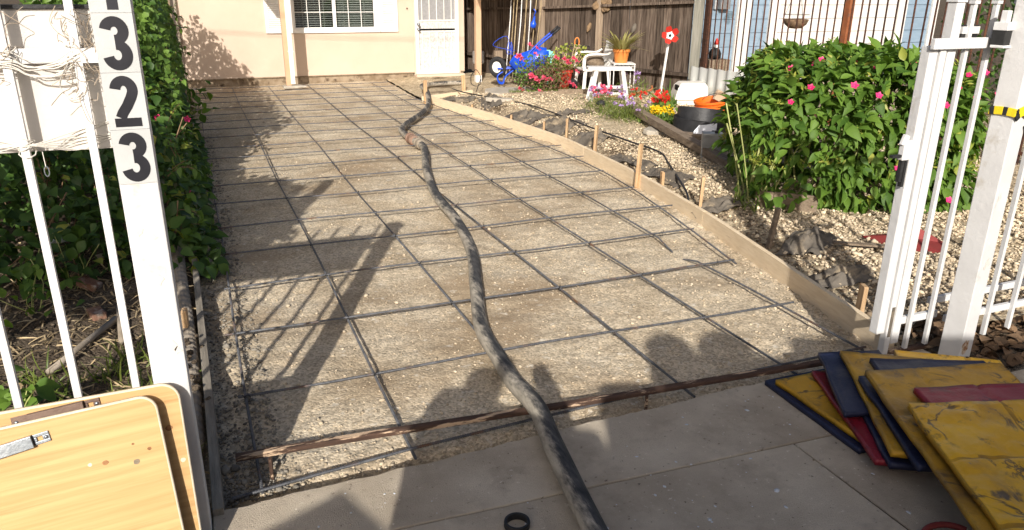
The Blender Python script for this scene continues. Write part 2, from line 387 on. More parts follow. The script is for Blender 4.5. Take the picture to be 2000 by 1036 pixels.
class MB:
    def __init__(s):
        s.v, s.f = [], []

    def add(s, vs, fs):
        k = len(s.v)
        s.v.extend([tuple(v) for v in vs])
        s.f.extend([tuple(i + k for i in f) for f in fs])
        return s

    def box(s, c, d, rot=None):
        c = Vector(c)
        vs = []
        for z in (-.5, .5):
            for x, y in ((-.5, -.5), (.5, -.5), (.5, .5), (-.5, .5)):
                p = Vector((x * d[0], y * d[1], z * d[2]))
                vs.append((rot @ p if rot else p) + c)
        return s.add(vs, [(3, 2, 1, 0), (4, 5, 6, 7), (0, 1, 5, 4), (1, 2, 6, 5), (2, 3, 7, 6), (3, 0, 4, 7)])

    def beam(s, a, b, wd, ht, upv=(0, 0, 1)):
        a, b = Vector(a), Vector(b)
        d = (b - a).normalized()
        u = Vector(upv)
        x = d.cross(u)
        if x.length < 1e-4:
            x = d.cross(Vector((0, 1, 0)))
        x.normalize()
        u = x.cross(d)
        vs = []
        for p in (a, b):
            for i, j in ((-.5, -.5), (.5, -.5), (.5, .5), (-.5, .5)):
                vs.append(p + x * i * wd + u * j * ht)
        return s.add(vs, [(3, 2, 1, 0), (4, 5, 6, 7), (0, 1, 5, 4), (1, 2, 6, 5), (2, 3, 7, 6), (3, 0, 4, 7)])

    def tube(s, pts, r, n=8, caps=True, ell=None):
        pts = [Vector(p) for p in pts]
        rr = r if isinstance(r, (list, tuple, np.ndarray)) else [r] * len(pts)
        vs, fs = [], []
        prev = None
        for i, p in enumerate(pts):
            d = (pts[min(i + 1, len(pts) - 1)] - pts[max(i - 1, 0)]).normalized()
            if prev is None:
                x = d.cross(Vector((0, 0, 1)))
                if x.length < .01:
                    x = d.cross(Vector((0, 1, 0)))
            else:
                x = prev - d * prev.dot(d)
            x.normalize()
            prev = x
            y = d.cross(x)
            for k in range(n):
                a = 2 * math.pi * k / n
                vs.append(p + (x * math.cos(a) + y * math.sin(a)) * rr[i])
        for i in range(len(pts) - 1):
            for k in range(n):
                k2 = (k + 1) % n
                fs.append((i * n + k, i * n + k2, (i + 1) * n + k2, (i + 1) * n + k))
        if caps:
            fs.append(tuple(range(n))[::-1])
            fs.append(tuple((len(pts) - 1) * n + k for k in range(n)))
        return s.add(vs, fs)

    def lathe(s, prof, n=20, c=(0, 0, 0), rot=None, closed=False):
        vs, fs = [], []
        c = Vector(c)
        for r, z in prof:
            for k in range(n):
                a = 2 * math.pi * k / n
                p = Vector((r * math.cos(a), r * math.sin(a), z))
                vs.append((rot @ p if rot else p) + c)
        m = len(prof)
        for i in range(m if closed else m - 1):
            i2 = (i + 1) % m
            for k in range(n):
                k2 = (k + 1) % n
                fs.append((i * n + k, i * n + k2, i2 * n + k2, i2 * n + k))
        if not closed:
            if prof[0][0] > 1e-5:
                fs.append(tuple(range(n))[::-1])
            if prof[-1][0] > 1e-5:
                fs.append(tuple((m - 1) * n + k for k in range(n)))
        return s.add(vs, fs)

    def prism(s, poly, t, mtx):
        """2-D outline extruded by t along local z, placed by a 4x4 matrix"""
        n = len(poly)
        vs = [mtx @ Vector((x, y, 0)) for x, y in poly] + [mtx @ Vector((x, y, t)) for x, y in poly]
        fs = [tuple(range(n))[::-1], tuple(range(n, 2 * n))] + [(i, (i + 1) % n, n + (i + 1) % n, n + i) for i in range(n)]
        return s.add(vs, fs)

    def mesh(s, name, mat, smooth=False):
        me = bpy.data.meshes.new(name)
        me.from_pydata(s.v, [], s.f)
        me.materials.append(MT[mat] if isinstance(mat, str) else mat)
        if smooth:
            me.polygons.foreach_set('use_smooth', [True] * len(me.polygons))
        me.update()
        return me

    def build(s, name, mat, parent=None, smooth=False, bevel=0):
        o = bpy.data.objects.new(name, s.mesh(name, mat, smooth))
        COL.objects.link(o)
        if bevel:
            b = o.modifiers.new('bevel', 'BEVEL')
            b.width = bevel
            b.segments = 2
            b.limit_method = 'ANGLE'
        return fin(o, parent)

def tag(o, label, cat, group=None):
    o['label'] = label
    o['category'] = cat
    if group:
        o['group'] = group
    return o

def thing(name, label, cat, loc, group=None):
    o = bpy.data.objects.new(name, None)
    COL.objects.link(o)
    o.location = loc
    WM[o.name] = Matrix.Translation(loc)
    return tag(o, label, cat, group)

def inst(name, me, mw, parent=None):
    o = bpy.data.objects.new(name, me)
    COL.objects.link(o)
    o.matrix_basis = mw
    if parent is not None:
        fin(o, parent)
    return o

def structure(o):
    o['kind'] = 'structure'
    return o

def stuff(o):
    o['kind'] = 'stuff'
    return o

def fastmesh(name, V, F, mat, smooth=False):
    """numpy vertices (n,3), faces (m,k) all of one size"""
    me = bpy.data.meshes.new(name)
    k = F.shape[1]
    me.vertices.add(len(V))
    me.vertices.foreach_set('co', np.ascontiguousarray(V, dtype=np.float32).ravel())
    me.loops.add(F.size)
    me.loops.foreach_set('vertex_index', np.ascontiguousarray(F, dtype=np.int32).ravel())
    me.polygons.add(len(F))
    me.polygons.foreach_set('loop_start', np.arange(0, F.size, k, dtype=np.int32))
    me.polygons.foreach_set('loop_total', np.full(len(F), k, dtype=np.int32))
    if smooth:
        me.polygons.foreach_set('use_smooth', np.ones(len(F), dtype=bool))
    me.update(calc_edges=True)
    me.validate()
    me.materials.append(MT[mat] if isinstance(mat, str) else mat)
    return me

def link(name, me, parent=None):
    o = bpy.data.objects.new(name, me)
    COL.objects.link(o)
    return fin(o, parent)

def scatter(tv, tf, mats, pos):
    """copies of a template by rotation-scale matrices (n,3,3) and positions (n,3)"""
    V = np.einsum('nij,kj->nki', mats, tv) + pos[:, None, :]
    F = tf[None] + (np.arange(len(pos)) * len(tv))[:, None, None]
    return V.reshape(-1, 3), F.reshape(-1, tf.shape[1])

def rotmats(n, r=rng):
    q = r.normal(size=(n, 4))
    q /= np.linalg.norm(q, axis=1)[:, None]
    a, b, c, d = q.T
    return np.stack([1 - 2 * (c * c + d * d), 2 * (b * c - a * d), 2 * (b * d + a * c), 2 * (b * c + a * d), 1 - 2 * (b * b + d * d),
                     2 * (c * d - a * b), 2 * (b * d - a * c), 2 * (c * d + a * b), 1 - 2 * (b * b + c * c)], 1).reshape(n, 3, 3)

ph = (1 + 5 ** .5) / 2
ICO_V = np.array([(-1, ph, 0), (1, ph, 0), (-1, -ph, 0), (1, -ph, 0), (0, -1, ph), (0, 1, ph), (0, -1, -ph), (0, 1, -ph),
                  (ph, 0, -1), (ph, 0, 1), (-ph, 0, -1), (-ph, 0, 1)]) / 1.9
ICO_F = np.array([(0, 11, 5), (0, 5, 1), (0, 1, 7), (0, 7, 10), (0, 10, 11), (1, 5, 9), (5, 11, 4), (11, 10, 2), (10, 7, 6), (7, 1, 8),
                  (3, 9, 4), (3, 4, 2), (3, 2, 6), (3, 6, 8), (3, 8, 9), (4, 9, 5), (2, 4, 11), (6, 2, 10), (8, 6, 7), (9, 8, 1)])

def stones(name, pos, size, mat, parent=None, flat=.7):
    n = len(pos)
    Vs, Fs, off = [], [], 0
    for k in range(6):
        sel = np.arange(n) % 6 == k
        if not sel.any():
            continue
        tv = ICO_V * rng.uniform(.62, 1.15, (12, 1)) * np.array([1, .85, .7])
        m = rotmats(sel.sum()) * size[sel][:, None, None]
        m[:, 2, :] *= flat
        V, F = scatter(tv, ICO_F, m, pos[sel])
        Vs.append(V)
        Fs.append(F + off)
        off += len(V)
    return stuff(link(name, fastmesh(name, np.concatenate(Vs), np.concatenate(Fs), mat), parent))

def hashn(ix, iy, seed):
    h = np.sin(ix * 127.1 + iy * 311.7 + seed * 74.7) * 43758.5453
    return h - np.floor(h)

def vnoise(x, y, sc, seed=0):
    x = np.asarray(x, float) * sc
    y = np.asarray(y, float) * sc
    ix, iy = np.floor(x), np.floor(y)
    fx, fy = x - ix, y - iy
    fx, fy = fx * fx * (3 - 2 * fx), fy * fy * (3 - 2 * fy)
    a = hashn(ix, iy, seed) * (1 - fx) + hashn(ix + 1, iy, seed) * fx
    b = hashn(ix, iy + 1, seed) * (1 - fx) + hashn(ix + 1, iy + 1, seed) * fx
    return a * (1 - fy) + b * fy - .5

def gridmesh(name, X, Y, Z, mat, smooth=True):
    n, m = X.shape
    V = np.stack([X, Y, Z], -1).reshape(-1, 3)
    i = np.arange(n * m).reshape(n, m)
    F = np.stack([i[:-1, :-1], i[:-1, 1:], i[1:, 1:], i[1:, :-1]], -1).reshape(-1, 4)
    return fastmesh(name, V, F, mat, smooth)

def smoothpath(pts, n=8):
    """Catmull-Rom through the points"""
    P = [Vector(p) for p in pts]
    P = [P[0] * 2 - P[1]] + P + [P[-1] * 2 - P[-2]]
    out = []
    for i in range(1, len(P) - 2):
        p0, p1, p2, p3 = P[i - 1:i + 3]
        for k in range(n):
            t = k / n
            out.append(.5 * ((2 * p1) + (p2 - p0) * t + (2 * p0 - 5 * p1 + 4 * p2 - p3) * t * t + (3 * p1 - p0 - 3 * p2 + p3) * t ** 3))
    out.append(P[-2])
    return out

# leaf templates point along +y, face +z
def leaf_template(widths, fold=.18, droop=.25):
    ys = np.linspace(0, 1, len(widths))
    vs, fs = [], []
    for y, wd in zip(ys, widths):
        z0 = -droop * y * y
        vs += [(-wd, y, z0 + fold * wd), (0, y, z0), (wd, y, z0 + fold * wd)]
    for i in range(len(widths) - 1):
        a, b = 3 * i, 3 * i + 3
        fs += [(a, a + 1, b + 1, b), (a + 1, a + 2, b + 2, b + 1)]
    return np.array(vs, float), np.array(fs)

LEAF = leaf_template((.02, .27, .36, .30, .17, .004), .35, .3)
LEAFP = leaf_template((.02, .21, .27, .22, .11, .004), .4, .35)
LEAFN = leaf_template((.02, .13, .16, .11, .004), .3, .35)
BLADE = leaf_template((.035, .035, .025, .003), .2, .45)
IVY = leaf_template((.05, .38, .42, .22, .004), .25, .25)
PETAL = leaf_template((.05, .30, .36, .2), .2, -.25)

def leafmats(d, nrm, size):
    """basis matrices: y along d, z close to nrm"""
    d = d / np.linalg.norm(d, axis=1)[:, None]
    x = np.cross(d, nrm)
    x /= np.linalg.norm(x, axis=1)[:, None] + 1e-9
    z = np.cross(x, d)
    return np.stack([x, d, z], -1) * np.asarray(size)[:, None, None]

def leafmesh(name, tpl, d, nrm, size, pos, mat, smooth=True):
    V, F = scatter(tpl[0], tpl[1], leafmats(d, nrm, size), pos)
    return fastmesh(name, V, F, mat, smooth)

def m4(m3, p):
    M_ = Matrix([list(map(float, r)) for r in m3]).to_4x4()
    M_.translation = [float(q) for q in p]
    return M_

def pieces(name, tpl, d, nrm, size, pos, mat, parent):
    """each leaf its own object sharing one mesh"""
    me = fastmesh(name, tpl[0], tpl[1], mat, True)
    mm = leafmats(d, nrm, size)
    for k in range(len(pos)):
        inst(name, me, m4(mm[k], pos[k]), parent)

def unit(n, r=rng):
    v = r.normal(size=(n, 3))
    return v / np.linalg.norm(v, axis=1)[:, None]

ORD = ['first', 'second', 'third', 'fourth', 'fifth', 'sixth', 'seventh', 'eighth', 'ninth', 'tenth', 'eleventh', 'twelfth', 'thirteenth',
       'fourteenth', 'fifteenth', 'sixteenth', 'seventeenth', 'eighteenth', 'nineteenth', 'twentieth']

# ------------------------------------------------------------------ the setting: ground sheets
_fy = [2.60, 3.60, 4.91, 6.33, 8.26, 10.25, 12.1, 12.5, 15.7]
_fx = [3.265, 3.46, 3.73, 3.935, 4.06, 3.89, 3.575, 3.50, 3.60]

def FC(y):
    """right edge of the driveway bed"""
    y = np.asarray(y, float)
    ys = np.linspace(2.6, 15.7, 80)
    xs = np.interp(ys, _fy, _fx)
    k = np.array([1, 2, 3, 2, 1]) / 9
    xs = np.convolve(np.pad(xs, 2, mode='edge'), k, 'valid')
    return np.interp(y, ys, xs)

g = MB().box((0, 0, -.35), (600, 600, .2)).build('ground', 'soil')
structure(g)

ny, nx = 520, 170
yy = 2.40 + (15.66 - 2.40) * np.linspace(0, 1, ny) ** 1.25
tt = np.linspace(0, 1, nx)
Yg, Tg = np.meshgrid(yy, tt, indexing='ij')
Xg = -.20 + (FC(Yg) + .05 + .20) * Tg
edge = np.clip((.45 - Xg) / .5, 0, 1) + np.clip((Xg - FC(Yg) + .55) / .6, 0, 1) + np.clip((3.1 - Yg) / .5, 0, 1)

def bedz(x, y, e=0):
    return (-.014 + .028 * vnoise(x, y, 1.3, 1) + .016 * vnoise(x, y, 4.5, 2) + (.008 + .012 * e) * vnoise(x, y, 15, 3) + (.006 + .010 * e) * vnoise(x, y, 34, 4))

Zg = bedz(Xg, Yg, edge)
Zg -= .065 * np.clip((2.66 - Yg) / .09, 0, 1)
structure(link('driveway_bed', gridmesh('driveway_bed', Xg, Yg, Zg, 'bed')))

# loose rock over the bed
n = 62000
u = rng.uniform(0, 1, n)
by = 2.62 + 12.83 * u ** 1.7
bx = -.12 + (FC(by) + .12) * rng.uniform(0, 1, n)
dens = .22 + .8 * np.exp(-((bx + .1) / .25)) + 1.0 * np.exp(-(FC(by) - bx) / .35) + .5 * np.exp(-(by - 2.55) / .25) + 1.1 * np.clip(vnoise(bx, by, .9, 9) * 2, 0, 1)
keep = rng.uniform(0, 1, n) < dens * .75
bx, by = bx[keep], by[keep]
sz = np.minimum(.0042 * rng.lognormal(0, .5, len(bx)), .018)
bp = np.stack([bx, by, bedz(bx, by, .5) + sz * .25], 1)
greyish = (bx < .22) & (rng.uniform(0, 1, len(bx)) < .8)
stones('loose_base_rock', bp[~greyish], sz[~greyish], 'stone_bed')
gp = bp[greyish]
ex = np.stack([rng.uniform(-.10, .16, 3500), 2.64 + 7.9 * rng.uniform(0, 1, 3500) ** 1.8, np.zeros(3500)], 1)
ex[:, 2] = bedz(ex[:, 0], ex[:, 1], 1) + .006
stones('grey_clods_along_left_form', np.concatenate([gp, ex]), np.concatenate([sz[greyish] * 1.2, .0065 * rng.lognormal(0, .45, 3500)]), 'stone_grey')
# bigger scattered lumps
n = 700
lx, ly = rng.uniform(0, 3.6, n), 2.7 + 8 * rng.uniform(0, 1, n) ** 1.6
ok = lx < FC(ly) - .05
lx, ly = lx[ok], ly[ok]
stones('scattered_rock_lumps', np.stack([lx, ly, bedz(lx, ly) + .006], 1), np.minimum(.0085 * rng.lognormal(0, .35, len(lx)), .020), 'stone_bed')

# sidewalk: broken edge strip and two slabs with tooled joints
def sidewalk_edge(x):
    return 2.475 + .022 * x - .012 * max(0, x - 2) ** 2 + .018 * float(vnoise(x, 0, 3.1, 5)) + .016 * float(vnoise(x, 0, 11, 6)) + .007 * float(vnoise(x, 0, 40, 6))

sw = MB().box((1, .27, .042), (14, 3.80, .080)).build('sidewalk', 'soil')
structure(sw)
jy = lambda x: 2.165 - .05 * x
xs = np.linspace(-.115, 3.34, 150)
poly = [(-6, jy(-6) + .0035), (8, jy(8) + .0035), (8, 2.20), (3.345, 2.44)] + [(x, sidewalk_edge(x)) for x in xs[::-1]] + [(-.12, 2.30), (-6, 2.30)]
MB().prism(poly, .09 - .024, Matrix.Translation((0, 0, .024))).build('slab', 'concrete', sw, bevel=.004)
for x0, x1 in ((-6, 2.1035), (2.109, 8)):
    slant = -.05
    MB().prism([(x0 + .04, -1.6), (x1 + .06 * (x1 > 2.2) - .0, -1.6), (x1, jy(x1) - .0035), (x0, jy(x0) - .0035)], .065, Matrix.Translation((0, 0, .024))).build('slab', 'concrete', sw, bevel=.004)
# street behind the camera
structure(MB().box((0, -8.2, -.06), (80, 13, .05)).build('street', 'asphalt'))
structure(MB().box((0, -1.68, .02), (80, .15, .14)).build('kerb', 'concrete', bevel=.01))
# grit and crumbs on the sidewalk
n = 260
gx, gy = rng.uniform(-.1, 3.3, n), rng.uniform(1.2, 2.46, n)
stones('crumbs_on_sidewalk', np.stack([gx, gy, np.full(n, .092)], 1), .0024 * rng.lognormal(0, .6, n), 'stone_bed', flat=.6)

n = 170
gx, gy = rng.uniform(-.05, 3.2, n), rng.uniform(1.3, 2.44, n)
stones('cement_spatter_on_sidewalk', np.stack([gx, gy, np.full(n, .0905)], 1), .0048 * rng.lognormal(0, .5, n), 'paper', flat=.08)

# right garden
ny, nx = 260, 120
yy = 2.55 + (15.9 - 2.55) * np.linspace(0, 1, ny)
tt = np.linspace(0, 1, nx) ** 1.8
Yr, Tr = np.meshgrid(yy, tt, indexing='ij')
D = Tr * 9.0
Xr = FC(Yr) + .045 + D

def gardz(x, y):
    d = x - FC(y)
    far = np.clip((y - 11.6) / 1.2, 0, 1)
    rise = .015 + (.10 - .07 * far) * np.clip((d - .08) / .45, 0, 1) + .05 * np.clip((y - 8) / 3, 0, 1) * np.clip((d - .4) / .6, 0, 1) * (1 - far)
    return rise + .05 * np.clip(d, 0, .4) * 2.5 * vnoise(x, y, 1.6, 11) + .02 * vnoise(x, y, 6, 12) + .012 * vnoise(x, y, 20, 13)

structure(link('garden_right', gridmesh('garden_right', Xr, Yr, gardz(Xr, Yr), 'garden')))
structure(MB().box((5.45, 2.37, .03), (4.15, .42, .12)).build('planting_strip', 'soil'))
n = 90000
gy = 2.62 + 9.9 * rng.uniform(0, 1, n) ** 1.35
gd = .10 + 4.2 * rng.uniform(0, 1, n) ** 1.3
gx = FC(gy) + gd
dens = np.clip(.75 + 1.3 * vnoise(gx, gy, .8, 21) + .7 * vnoise(gx, gy, 3, 22), .08, 1) * np.clip((gd - .18) / .42, .06, 1)
dens = np.where((gx > 5.2) & (gy > 6.8), dens * .75, dens)
keep = rng.uniform(0, 1, n) < dens
gx, gy = gx[keep], gy[keep]
sz = np.minimum(.0112 * rng.lognormal(0, .42, len(gx)), .028)
stones('cream_garden_gravel', np.stack([gx, gy, gardz(gx, gy) + sz * rng.uniform(.1, .9, len(gx))], 1), sz, 'gravel')
n = 3600
gy = 2.65 + 9.6 * rng.uniform(0, 1, n) ** 1.2
gx = FC(gy) + .06 + .50 * rng.uniform(0, 1, n) ** 1.3
stones('soil_clods_along_right_form', np.stack([gx, gy, gardz(gx, gy) + .004], 1), np.minimum(.012 * rng.lognormal(0, .5, n), .04), 'clod')
# dry leaves and twigs on the planting strip by the right post
n = 900
px_, py_ = rng.uniform(3.42, 5.2, n), rng.uniform(2.19, 2.75, n)
stuff(link('dry_leaf_litter', leafmesh('dry_leaf_litter', LEAF, np.c_[rng.normal(size=(n, 2)), rng.normal(0, .25, n)], np.c_[rng.normal(0, .5, (n, 2)), np.ones(n)],
                                      rng.uniform(.03, .09, n), np.c_[px_, py_, rng.uniform(.093, .125, n)], 'litter')))

# left garden ground
ny, nx = 200, 90
yy = 2.30 + 13.6 * np.linspace(0, 1, ny) ** 1.3
tt = np.linspace(0, 1, nx) ** 1.5
Yl, Tl = np.meshgrid(yy, tt, indexing='ij')
Xl = -.145 - 6 * Tl
leftz = lambda x, y: .035 + .03 * np.clip((-.2 - x) / .6, 0, 1) + .04 * vnoise(x, y, 2.2, 31) + .02 * vnoise(x, y, 8, 32) + .012 * vnoise(x, y, 22, 33)
o = structure(link('garden_left', gridmesh('garden_left', Xl[:, ::-1], Yl[:, ::-1], leftz(Xl, Yl)[:, ::-1], 'soil')))
n = 2600
px_, py_ = -.16 - 1.6 * rng.uniform(0, 1, n), 2.6 + 3.6 * rng.uniform(0, 1, n)
stuff(link('straw_litter', leafmesh('straw_litter', BLADE, np.c_[rng.normal(size=(n, 2)), rng.normal(0, .12, n)], np.c_[rng.normal(0, .5, (n, 2)), np.ones(n)],
                                   rng.uniform(.05, .16, n), np.c_[px_, py_, leftz(px_, py_) + rng.uniform(.005, .03, n)], 'straw')))
n = 2600
px_, py_ = -.15 - 1.5 * rng.uniform(0, 1, n) ** 1.2, 2.5 + 4.0 * rng.uniform(0, 1, n)
stones('dark_clods_left', np.stack([px_, py_, leftz(px_, py_) + .003], 1), .010 * rng.lognormal(0, .5, n), 'soil')
n = 700
cl = rng.integers(0, 22, n)
cx, cy = -.22 - 1.1 * rng.uniform(0, 1, 22), 2.7 + 1.3 * rng.uniform(0, 1, 22)
px_, py_ = cx[cl] + rng.normal(0, .05, n), cy[cl] + rng.normal(0, .05, n)
stuff(link('grass_tufts', leafmesh('grass_tufts', BLADE, np.c_[rng.normal(0, .5, (n, 2)), rng.uniform(.6, 1, n)], np.c_[rng.normal(size=(n, 2)), np.full(n, .3)],
                                  rng.uniform(.05, .14, n), np.c_[px_, py_, leftz(px_, py_)], 'grass')))

# ------------------------------------------------------------------ form boards and stakes
def plank_path(name, label, ys, xf, z0, z1, th, mat, group, zf=None):
    mb = MB()
    k = len(ys)
    vs = []
    for i, y in enumerate(ys):
        x = float(xf(y))
        dz = (zf(y) if zf else 0)
        vs += [(x, y, z0), (x + th, y, z0), (x + th, y, z1 + dz), (x, y, z1 + dz)]
    fs = [(0, 1, 2, 3), tuple(4 * (k - 1) + j for j in (3, 2, 1, 0))]
    for i in range(k - 1):
        a, b = 4 * i, 4 * i + 4
        for j in range(4):
            j2 = (j + 1) % 4
            fs.append((a + j2, a + j, b + j, b + j2))
    mb.add(vs, fs)
    return tag(mb.build(name, mat, bevel=.002), label, 'form board', group)

G1 = 'new form boards along the right side'
plank_path('form_board', 'pale new form board nearest the white gate, right edge of driveway', np.linspace(2.66, 4.98, 16), FC, -.05, .118, .036, 'form', G1)
plank_path('form_board', 'pale new form board in the middle of the curved right edge', np.linspace(4.985, 7.66, 16), FC, -.05, .118, .036, 'form', G1)
plank_path('form_board', 'pale new form board at the house end of the right edge', np.linspace(7.665, 12.42, 20), FC, -.05, .118, .036, 'form', G1)
mb = MB().beam((3.50, 12.44, .04), (4.55, 12.95, .04), .036, .10)
tag(mb.build('form_board', 'form', bevel=.002), 'short pale form board turning toward the front door', 'form board', G1)
G2 = 'old form boards along the left side'
lx = lambda y: -.135 + .02 * math.sin(y * .7)
plank_path('form_board', 'grey weathered form board beside the numbered post', np.linspace(2.44, 5.82, 12), lx, -.05, .105, .036, 'form_old', G2, lambda y: .02 * math.sin(y))
plank_path('form_board', 'grey weathered form board under the leafy shrubs on the left', np.linspace(5.83, 10.6, 12), lambda y: -.15, -.05, .10, .036, 'form_old', G2)
plank_path('form_board', 'grey weathered form board at the house end of the left edge', np.linspace(10.61, 15.3, 10), lambda y: -.14, -.05, .10, .036, 'form_old', G2)

def stake(x, y, h, lean, rot, wd, label, mat='stake', z0=-.05):
    mb = MB()
    a = rot
    ca, sa = math.cos(a), math.sin(a)
    wx, wt = wd * 1.3, .026
    prof = [(0, 0), (1, .12), (1, .97), (.82, 1), (-.8, .99), (-1, .96), (-1, .12)]
    vs = []
    for s in (-.5, .5):
        for px, pz in prof:
            lxp = px * wx / 2
            lyp = s * wt
            vs.append((x + lxp * ca - lyp * sa + lean[0] * pz * h, y + lxp * sa + lyp * ca + lean[1] * pz * h, z0 + pz * (h - z0)))
    k = len(prof)
    fs = [tuple(range(k)), tuple(range(k, 2 * k))[::-1]] + [(i, i + k, (i + 1) % k + k, (i + 1) % k) for i in range(k)]
    mb.add(vs, fs)
    return tag(mb.build('stake', mat, bevel=.0015), label, 'stake', 'wooden stakes holding the forms')

stake(3.52, 3.10, .20, (.03, 0), R(70), .05, 'short pale stake tucked behind the form board beside the white gate')
stake(3.76, 4.22, .34, (.20, .02), R(75), .035, 'thin dark brown stake leaning behind the right form board', 'timber')
stake(3.90, 5.26, .33, (.06, .02), R(60), .052, 'wide pale stake behind the form board in front of the big bush')
stake(3.895, 6.28, .42, (.05, 0), R(30), .04, 'tallest stake standing on the driveway side of the right form board')
stake(4.03, 6.05, .19, (.0, 0), R(75), .045, 'short pale stake stub behind the tallest stake')
stake(4.14, 7.62, .36, (.05, 0), R(40), .042, 'reddish stake behind the form board beside the white gravel mound')
stake(4.14, 9.0, .19, (0, 0), R(60), .045, 'small stake stub behind the form board near black fabric heap')
stake(4.14, 8.35, .33, (.03, 0), R(50), .036, 'slim stake behind the form board left of the reddish stake')
stake(3.99, 9.75, .17, (0, 0), R(60), .05, 'tiny pale stake stub behind the form board below the rose bush')
stake(3.83, 10.9, .16, (0, 0), R(60), .05, 'tiny stake stub behind the far part of the right form board')
stake(3.53, 12.36, .36, (0, 0), R(10), .045, 'stake at the far corner of the right form, beside the hose')
stake(4.50, 13.25, .32, (-.05, 0), R(10), .05, 'pale stake before the doorstep with the black wire loop beside it')
stake(-.185, 5.70, .24, (-.02, 0), R(80), .04, 'brown stake at the end of the left weathered board', 'timber')
stake(-.19, 4.15, .20, (.02, .0), R(80), .035, 'orange brown stake between corrugated pipe and left form board')
stake(-.17, 8.9, .33, (-.02, 0), R(80), .045, 'pale stake under the shrubs on the left form')

# ------------------------------------------------------------------ rebar
def rebar(name, label, pts, group, ribbed_to=5.6, r=.0058):
    P = [Vector(p) for p in pts]
    L = [0]
    for a, b in zip(P, P[1:]):
        L.append(L[-1] + (b - a).length)
    tot = L[-1]

    def at(s):
        i = max(0, min(len(P) - 2, int(np.searchsorted(L, s)) - 1))
        f = (s - L[i]) / max(1e-6, L[i + 1] - L[i])
        return P[i].lerp(P[i + 1], f)
    path, rad = [], []
    s = 0
    while s < tot:
        p = at(s)
        if p.y < ribbed_to:
            path += [at(s), at(min(tot, s + .0055)), at(min(tot, s + .0062)), at(min(tot, s + .0105))]
            rad += [r, r, r * 1.24, r * 1.24]
            s += .0112
        else:
            path.append(p)
            rad.append(r * 1.06)
            s += .12
    path.append(at(tot))
    rad.append(r)
    return tag(MB().tube(path, rad, 7).build(name, 'rebar', smooth=False), label, 'rebar', group)

def wob(x, y, z):
    return (x, y + .012 * math.sin(x * 2.1 + y * 5), z + .004 * math.sin(x * 3 + y))

LAT = [3.349, 4.068, 4.797, 5.459, 6.121, 6.843, 7.504, 8.163, 8.761, 9.367, 10.056, 10.64, 11.22, 11.83, 12.43, 13.04, 13.65, 14.26, 14.86]
LON = [.061, .664, 1.293, 2.004, 2.605, 3.221]
xend = {0: 3.22, 1: 3.36, 2: 3.52}
xbeg = {0: .02, 1: .0, 2: .03}
GL, GV = 'rebars laid across the driveway', 'rebars laid along the driveway'
twist = None
for j, y in enumerate(LAT):
    x0 = xbeg.get(j, -.03 + .03 * math.sin(j * 2.3))
    x1 = xend.get(j, float(FC(y)) - .10 - .05 * math.sin(j * 1.7))
    ppts = [wob(x, y + (-.02 if j == 0 else 0) * (x - 1.6) * .5, .048) for x in np.linspace(x0, x1, 9)]
    lab = 'crosswise rebar nearest the sidewalk strip' if j == 0 else ('crosswise rebar nearest the house wall' if j == len(LAT) - 1 else f'{ORD[j]} crosswise rebar counted from the sidewalk')
    o = rebar('rebar', lab, ppts, GL)
    if j < 8:
        for xl in LON[:6]:
            if xl < x1:
                if twist is None:
                    twist = MB().tube([(.012 * math.cos(t) * (1 + .1 * math.sin(3 * t)), .006 * math.sin(2 * t), .017 * math.sin(t)) for t in np.linspace(0, 6.0, 14)] + [(.018, .012, .026)], .0019, 4).mesh('tie_wire', 'wire')
                inst('tie_wire', twist, Matrix.Translation((xl, y + .012 * math.sin(xl * 2.1 + y * 5), .041)) @ Matrix.Rotation(random.uniform(0, 6), 4, 'Z'), o)
for i, x in enumerate(LON[:5]):
    y0 = 2.60 + .0 * i
    ppts = [(x + .008 * math.sin(y * 1.3 + i), y, .034 + .003 * math.sin(y * 2 + i)) for y in np.linspace(y0 if i else 2.60, 15.0, 16)]
    lab = 'lengthwise rebar along the left form board' if i == 0 else f'{ORD[i]} lengthwise rebar counted from the left form board'
    rebar('rebar', lab, ppts, GV)
rebar('rebar', 'sixth lengthwise rebar, near piece rising out of the gravel by the gate', [(3.136, 2.69, .034), (3.14, 3.6, .034), (3.14, 4.2, .026), (3.141, 4.36, -.012)], GV)
rebar('rebar', 'sixth lengthwise rebar, long far piece toward the door', [(3.15, 4.52, -.012), (3.17, 4.75, .03), (3.22, 6.0, .034), (3.22, 9, .034), (3.2, 12.2, .034), (3.2, 15, .034)], GV)
rebar('rebar', 'bent lengthwise rebar following the curved right form board',
      [(3.36, 4.05, .03), (3.50, 4.74, .034), (3.62, 5.36, .034), (3.74, 6.04, .034), (3.82, 6.72, .034), (3.845, 7.27, .034), (3.835, 7.9, .034), (3.80, 8.5, .034),
       (3.76, 9.08, .034), (3.69, 9.92, .034), (3.60, 10.9, .034), (3.50, 11.9, .034), (3.40, 13.0, .034)], GV)
rebar('rebar', 'crosswise rebar lying in the gap along the broken sidewalk edge',
      [(-.05, 2.585, .045), (.25, 2.62, .045), (.667, 2.66, .045), (1.2, 2.685, .045), (1.687, 2.70, .045), (2.4, 2.70, .045), (3.16, 2.70, .045)], GL)

